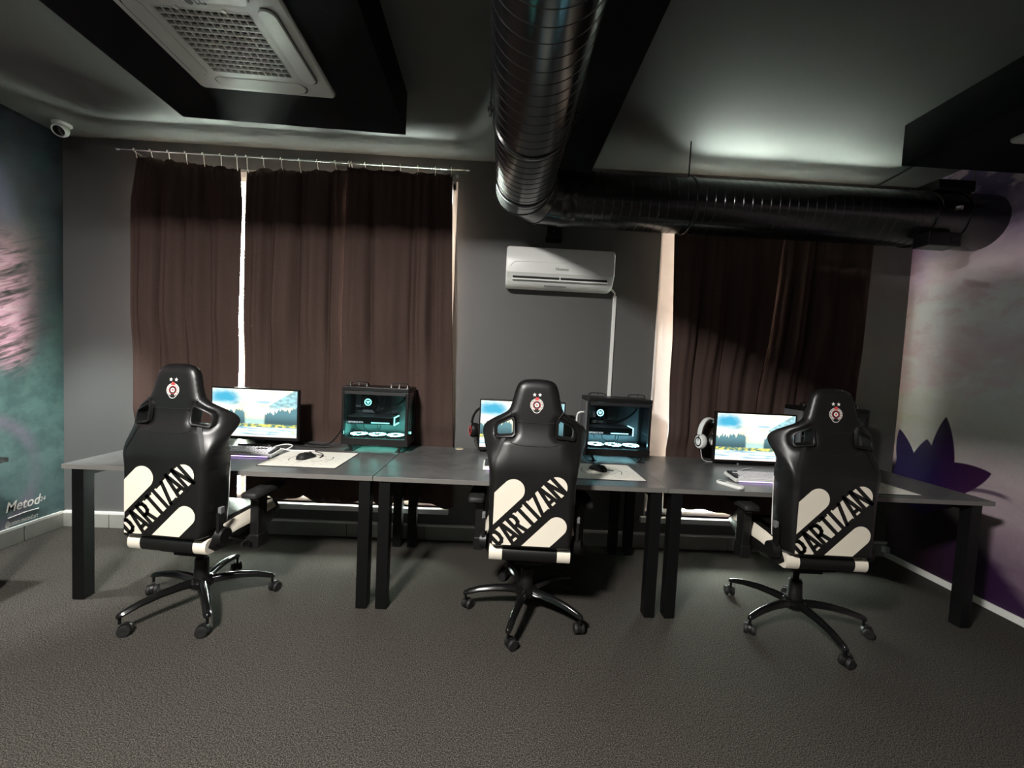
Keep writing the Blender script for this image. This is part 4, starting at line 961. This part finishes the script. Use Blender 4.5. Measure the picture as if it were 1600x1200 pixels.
# ------------------------------------------------------------------ keyboards, mice, mats, headsets, remote
m_key = mat('white_keycap', (0.72, 0.70, 0.74), 0.4, var=0.04); m_keyblk = mat('black_keycap', (0.02, 0.02, 0.022), 0.45)
m_under = emit('keyboard_underglow', (0.62, 0.42, 1.0), 2.5)
def keyboard(x, y, rz, label, black, wd=0.36, dp=0.135):
    t = tag(empty('keyboard', (x, y, DT), rz), label, 'keyboard', 'white mechanical keyboards')
    tilt = math.radians(5); M = Matrix.Translation((0, 0, 0.016)) @ Matrix.Rotation(tilt, 4, 'X')
    MB().box((0, 0, 0), (wd, dp, 0.020), M).box((0, dp/2-0.02, 0.006), (wd*0.9, 0.012, 0.012)).box((0, -dp/2+0.012, 0.003), (wd*0.9, 0.012, 0.006)).build('case', m_white, t, bevel=0.003)
    MB().box((0, -dp/2-0.0004, -0.004), (wd*0.86, 0.0012, 0.003), M).build('underglow_strip', m_under, t)
    wb, bb_ = MB(), MB(); n = 16; u = (wd-0.016)/n
    for r in range(5):
        c = 0
        while c < n:
            k = 6 if (r == 0 and c == 4) else (2 if (r in (1, 2) and c == 0) or (r in (2, 3) and c == 13) else 1); k = min(k, n-c)
            cx = -wd/2+0.008+(c+k/2)*u; yy = -dp/2+0.018+(r+0.5)*(dp-0.030)/5; hh = (dp-0.030)/5
            isb = black(r, c); p = bb_ if isb else wb
            p.rings([[(cx+sx*(k*u/2-0.0012), yy+sy_*(hh/2-0.0012), 0.010) for sx, sy_ in ((-1, -1), (1, -1), (1, 1), (-1, 1))],
                     [(cx+sx*(k*u/2-0.0035), yy+sy_*(hh/2-0.0035), 0.019+0.001*r) for sx, sy_ in ((-1, -1), (1, -1), (1, 1), (-1, 1))]], M=M)
            c += k
    for p, m_, nm in ((wb, m_key, 'light_keycaps'), (bb_, m_keyblk, 'dark_keycaps')):
        if p.v: o_ = p.build(nm, m_, t); o_['kind'] = 'stuff'
    return t
keyboard(-1.572, 2.600, 0.03, 'white mechanical keyboard with dark accent keys beside the looped cable', lambda r, c: c == 15 or (r in (3,) and 10 <= c <= 12))
keyboard(0.092, 2.530, 0.0, 'white mechanical keyboard mostly hidden behind the middle gaming chair', lambda r, c: c < 3)
keyboard(1.625, 2.490, -0.02, 'white mechanical keyboard with violet underglow beside the remote control', lambda r, c: c == 0 or (r == 4 and c < 3))
def mat_print(name, cx, cyy):
    g = Graph(name); x, y, z = g.coords(); v = g.vec(x, y)
    r = g.m('SQRT', x*x + y*y); n = g.noise(v, 26, 4, 0.7); n2 = g.noise(g.vec(x*14, y*70), 1.0, 3, 0.6)
    ringm = g.m('MAXIMUM', g.step(g.m('ABSOLUTE', r-0.125), 0.0035, 0.0015)*g.step(g.m('ABSOLUTE', y), 0.075, 0.06), g.step(g.m('ABSOLUTE', r-0.085), 0.0022, 0.001)*g.step(n, 0.45, 0.5))
    sc = g.step(n2, 0.605, 0.64)*g.step(r, 0.26, 0.06); sc2 = g.step(g.m('ABSOLUTE', n-0.5), 0.008, 0.003)*0.5*g.step(r, 0.24, 0.16)
    f = g.m('MAXIMUM', g.m('MAXIMUM', ringm, sc), sc2)
    g.set(Base_Color=g.mix(f, (0.74, 0.72, 0.64), (0.06, 0.06, 0.06)), Roughness=0.8); g.bump(g.noise(g.obj(), 900, 1), 0.1, 0.001)
    return g.mat
def mouse_mat(x0, x1, y0, y1, label, rz=0.0):
    cx, cyy = (x0+x1)/2, (y0+y1)/2
    t = tag(empty('mouse_mat', (cx, cyy, DT), rz), label, 'mouse mat', 'pale mouse mats'); hx, hy = (x1-x0)/2, (y1-y0)/2
    MB().rings([[(px, py, z) for px, py in rrect(hx, hy, 0.012)] for z in (0.0, 0.003)]).build('stitched_edge', m_blackprint, t)
    MB().rings([[(px, py, z) for px, py in rrect(hx-0.004, hy-0.004, 0.009)] for z in (0.0005, 0.0034)]).build('printed_cloth', mat_print('line_art_mat_print', cx, cyy), t)
    return t
mouse_mat(-1.379, -0.928, 2.352, 2.752, 'pale mouse mat with line-art rings in front of the teal-lit computer')
mouse_mat(0.430, 0.880, 2.352, 2.735, 'pale mouse mat with line-art rings in front of the blue-lit computer')
mouse_mat(2.022, 2.474, 2.290, 2.675, 'pale mouse mat with line-art rings at the desk end by the lotus mural')
def mouse(x, y, rz, label, cord):
    t = tag(empty('computer_mouse', (x, y, DT+0.0034), rz), label, 'mouse', 'black computer mice'); secs = []
    for yy, hw, h in ((-0.058, 0.014, 0.014), (-0.050, 0.026, 0.026), (-0.030, 0.031, 0.037), (-0.005, 0.030, 0.039), (0.020, 0.028, 0.034), (0.042, 0.029, 0.026), (0.056, 0.026, 0.018), (0.061, 0.020, 0.013)):
        secs.append([(-hw, yy, 0.0), (-hw*1.03, yy, h*0.45), (-hw*0.78, yy, h*0.85), (-hw*0.3, yy, h), (hw*0.3, yy, h), (hw*0.78, yy, h*0.85), (hw*1.03, yy, h*0.45), (hw, yy, 0.0)])
    MB().rings(secs).build('shell', m_rubber, t, 0.9)
    MB().cyl((-0.004, 0.035, 0.026), (0.004, 0.035, 0.026), 0.010, seg=16).build('scroll_wheel', m_grey, t, SM)
    MB().box((0, -0.022, 0.0385), (0.010, 0.012, 0.0012)).build('palm_logo', m_dull, t)
    MB().tube(catmull(cord, 8), 0.0022, 6).build('cord', m_rubber, t, SM)
    return t
mouse(-1.190, 2.555, math.radians(-20), 'black computer mouse on the mat in front of the teal-lit computer', [(0.0, 0.058, 0.012), (0.05, 0.09, 0.006), (0.07, 0.04, 0.004), (0.02, 0.12, 0.004), (-0.08, 0.16, 0.003)])
mouse(0.640, 2.565, math.radians(35), 'black computer mouse on the mat in front of the blue-lit computer', [(0.0, 0.058, 0.012), (0.03, 0.075, 0.007), (0.055, 0.02, 0.004), (0.05, -0.045, 0.003), (0.075, -0.06, 0.003)])
def headset(x, y, z, rz, label, body, accent, cord):
    t = tag(empty('gaming_headset', (x, y, z), rz), label, 'headset', 'gaming headsets hung on monitors')
    pts = [(0.088*math.cos(a), 0, 0.015+0.115*math.sin(a)) for a in [PI*k/20 for k in range(21)]]
    MB().rings([[(p[0]*(1+k), dy, p[2]*(1+k)) for k, dy in ((0, -0.016), (0.07, -0.018), (0.10, 0), (0.07, 0.018), (0, 0.016))] for p in pts]).build('headband', body, t, 0.9)
    for s in (-1, 1):
        M = Matrix.Translation((s*0.070, 0, -0.035)) @ Matrix.Rotation(s*PI/2, 4, 'Y') @ Matrix.Diagonal((1.18, 0.92, 1, 1))
        c = MB().lathe([(0.028, -0.016), (0.042, -0.016), (0.046, -0.008), (0.046, 0.012), (0.040, 0.026), (0.024, 0.032), (0.001, 0.033)], 28, M, cap=False).build('ear_cup', body, t, SM)
        MB().lathe([(0.024, 0.030), (0.028, 0.0305), (0.030, 0.0335), (0.026, 0.035), (0.022, 0.0335)], 28, M, cap=False).build('ear_cup_ring', accent, c, SM)
        MB().lathe([(0.026, -0.030), (0.040, -0.028), (0.044, -0.018), (0.040, -0.012)], 28, M, cap=False).build('ear_cushion', m_rubber, c, SM)
        MB().tube([(s*0.090, 0, 0.02), (s*0.098, 0, 0.0), (s*0.098, 0, -0.03)], 0.006, 8).build('yoke', m_grey, t, SM)
    MB().tube(catmull(cord, 7), 0.0022, 6).build('cord', body, t, SM)
    return t
headset(-0.117, 3.035, 0.938, math.radians(22), 'black headset with red and white ring hung behind the middle monitor', m_blackpl, m_red, [(-0.07, 0, -0.085), (-0.06, -0.01, -0.14), (-0.02, -0.02, -0.182), (0.06, -0.02, -0.183)])
headset(1.555, 3.00, 0.934, math.radians(24), 'white headset with black details hung behind the monitor edge', m_white, m_blackpl, [(-0.07, 0, -0.085), (-0.075, -0.02, -0.15), (-0.04, -0.03, -0.178), (0.03, -0.05, -0.180), (0.10, -0.05, -0.180)])
t = tag(empty('remote_control', (1.362, 2.337, DT), math.radians(28)), 'white remote control lying on the desk beside the keyboard', 'remote control')
MB().rings([[(px*k, py*k, z) for px, py in rrect(0.024, 0.080, 0.018)] for k, z in ((0.93, 0), (1, 0.004), (1, 0.013), (0.94, 0.017))]).build('body', m_white, t, 0.7)
MB().bb(-0.016, 0.016, 0.030, 0.066, 0.0165, 0.0175).build('display', m_grey, t)
for r in range(4):
    for c in range(2): MB().cyl((-0.009+0.018*c, 0.012-0.022*r, 0.0165), (-0.009+0.018*c, 0.012-0.022*r, 0.0185), 0.0045, seg=10).build('button', m_dull, t, SM)
# loose leads on the desks
def lead(label, pts, r, m, group=None):
    p = catmull(pts, 8); c = p[0]; o_ = MB().tube([q-c for q in p], r, 8).build('desk_cable', m, None, SM, loc=tuple(c)); tag(o_, label, 'cable', group); return o_
zz = DT+0.004; zm = DT+0.008
lead('white keyboard cable coiled in a loop on the desk beside the teal mural', [(-1.53, 2.678, DT+0.02), (-1.50, 2.73, zz+.001), (-1.42, 2.745, zz+.001), (-1.395, 2.80, zz+.02), (-1.46, 2.83, zz+.02), (-1.50, 2.77, zz+.012), (-1.43, 2.735, zz+.010), (-1.375, 2.73, zm), (-1.30, 2.735, zm), (-1.22, 2.745, zm)], 0.0042, m_white)
lead('black display cable curving up to the back of the teal-lit computer', [(-1.52, 3.03, zz+.002), (-1.42, 2.99, zz+.002), (-1.30, 2.945, zz+.002), (-1.20, 2.945, zz+.02), (-1.13, 2.965, zz+.12), (-1.095, 2.99, zz+.22), (-1.078, 3.01, zz+.26)], 0.0055, m_blackpl)
lead('black power cable lying on the desk behind the teal-lit computer', [(-1.53, 2.945, zz+.0015), (-1.40, 2.895, zz+.0015), (-1.25, 2.870, zz+.0015), (-1.12, 2.895, zz+.02), (-1.078, 2.92, zz+.055)], 0.005, m_rubber)
lead('dark mouse and keyboard lead trailing across the desk under the monitor', [(-1.75, 2.72, zz), (-1.64, 2.745, zz), (-1.57, 2.785, zz), (-1.53, 2.84, zz), (-1.50, 2.89, zz)], 0.003, m_rubber)
lead('pale plug leads hanging from the rear of the blue-lit computer', [(0.605, 2.93, DT+.33), (0.575, 2.925, DT+.328), (0.555, 2.93, DT+.30), (0.56, 2.95, DT+.18), (0.57, 2.97, DT+.06), (0.55, 3.0, zz)], 0.006, m_white)
lead('white keyboard lead under the monitor beside the white headset', [(1.62, 2.555, DT+.02), (1.66, 2.62, zz), (1.64, 2.70, zz), (1.70, 2.76, zz), (1.78, 2.80, zz)], 0.003, m_white)
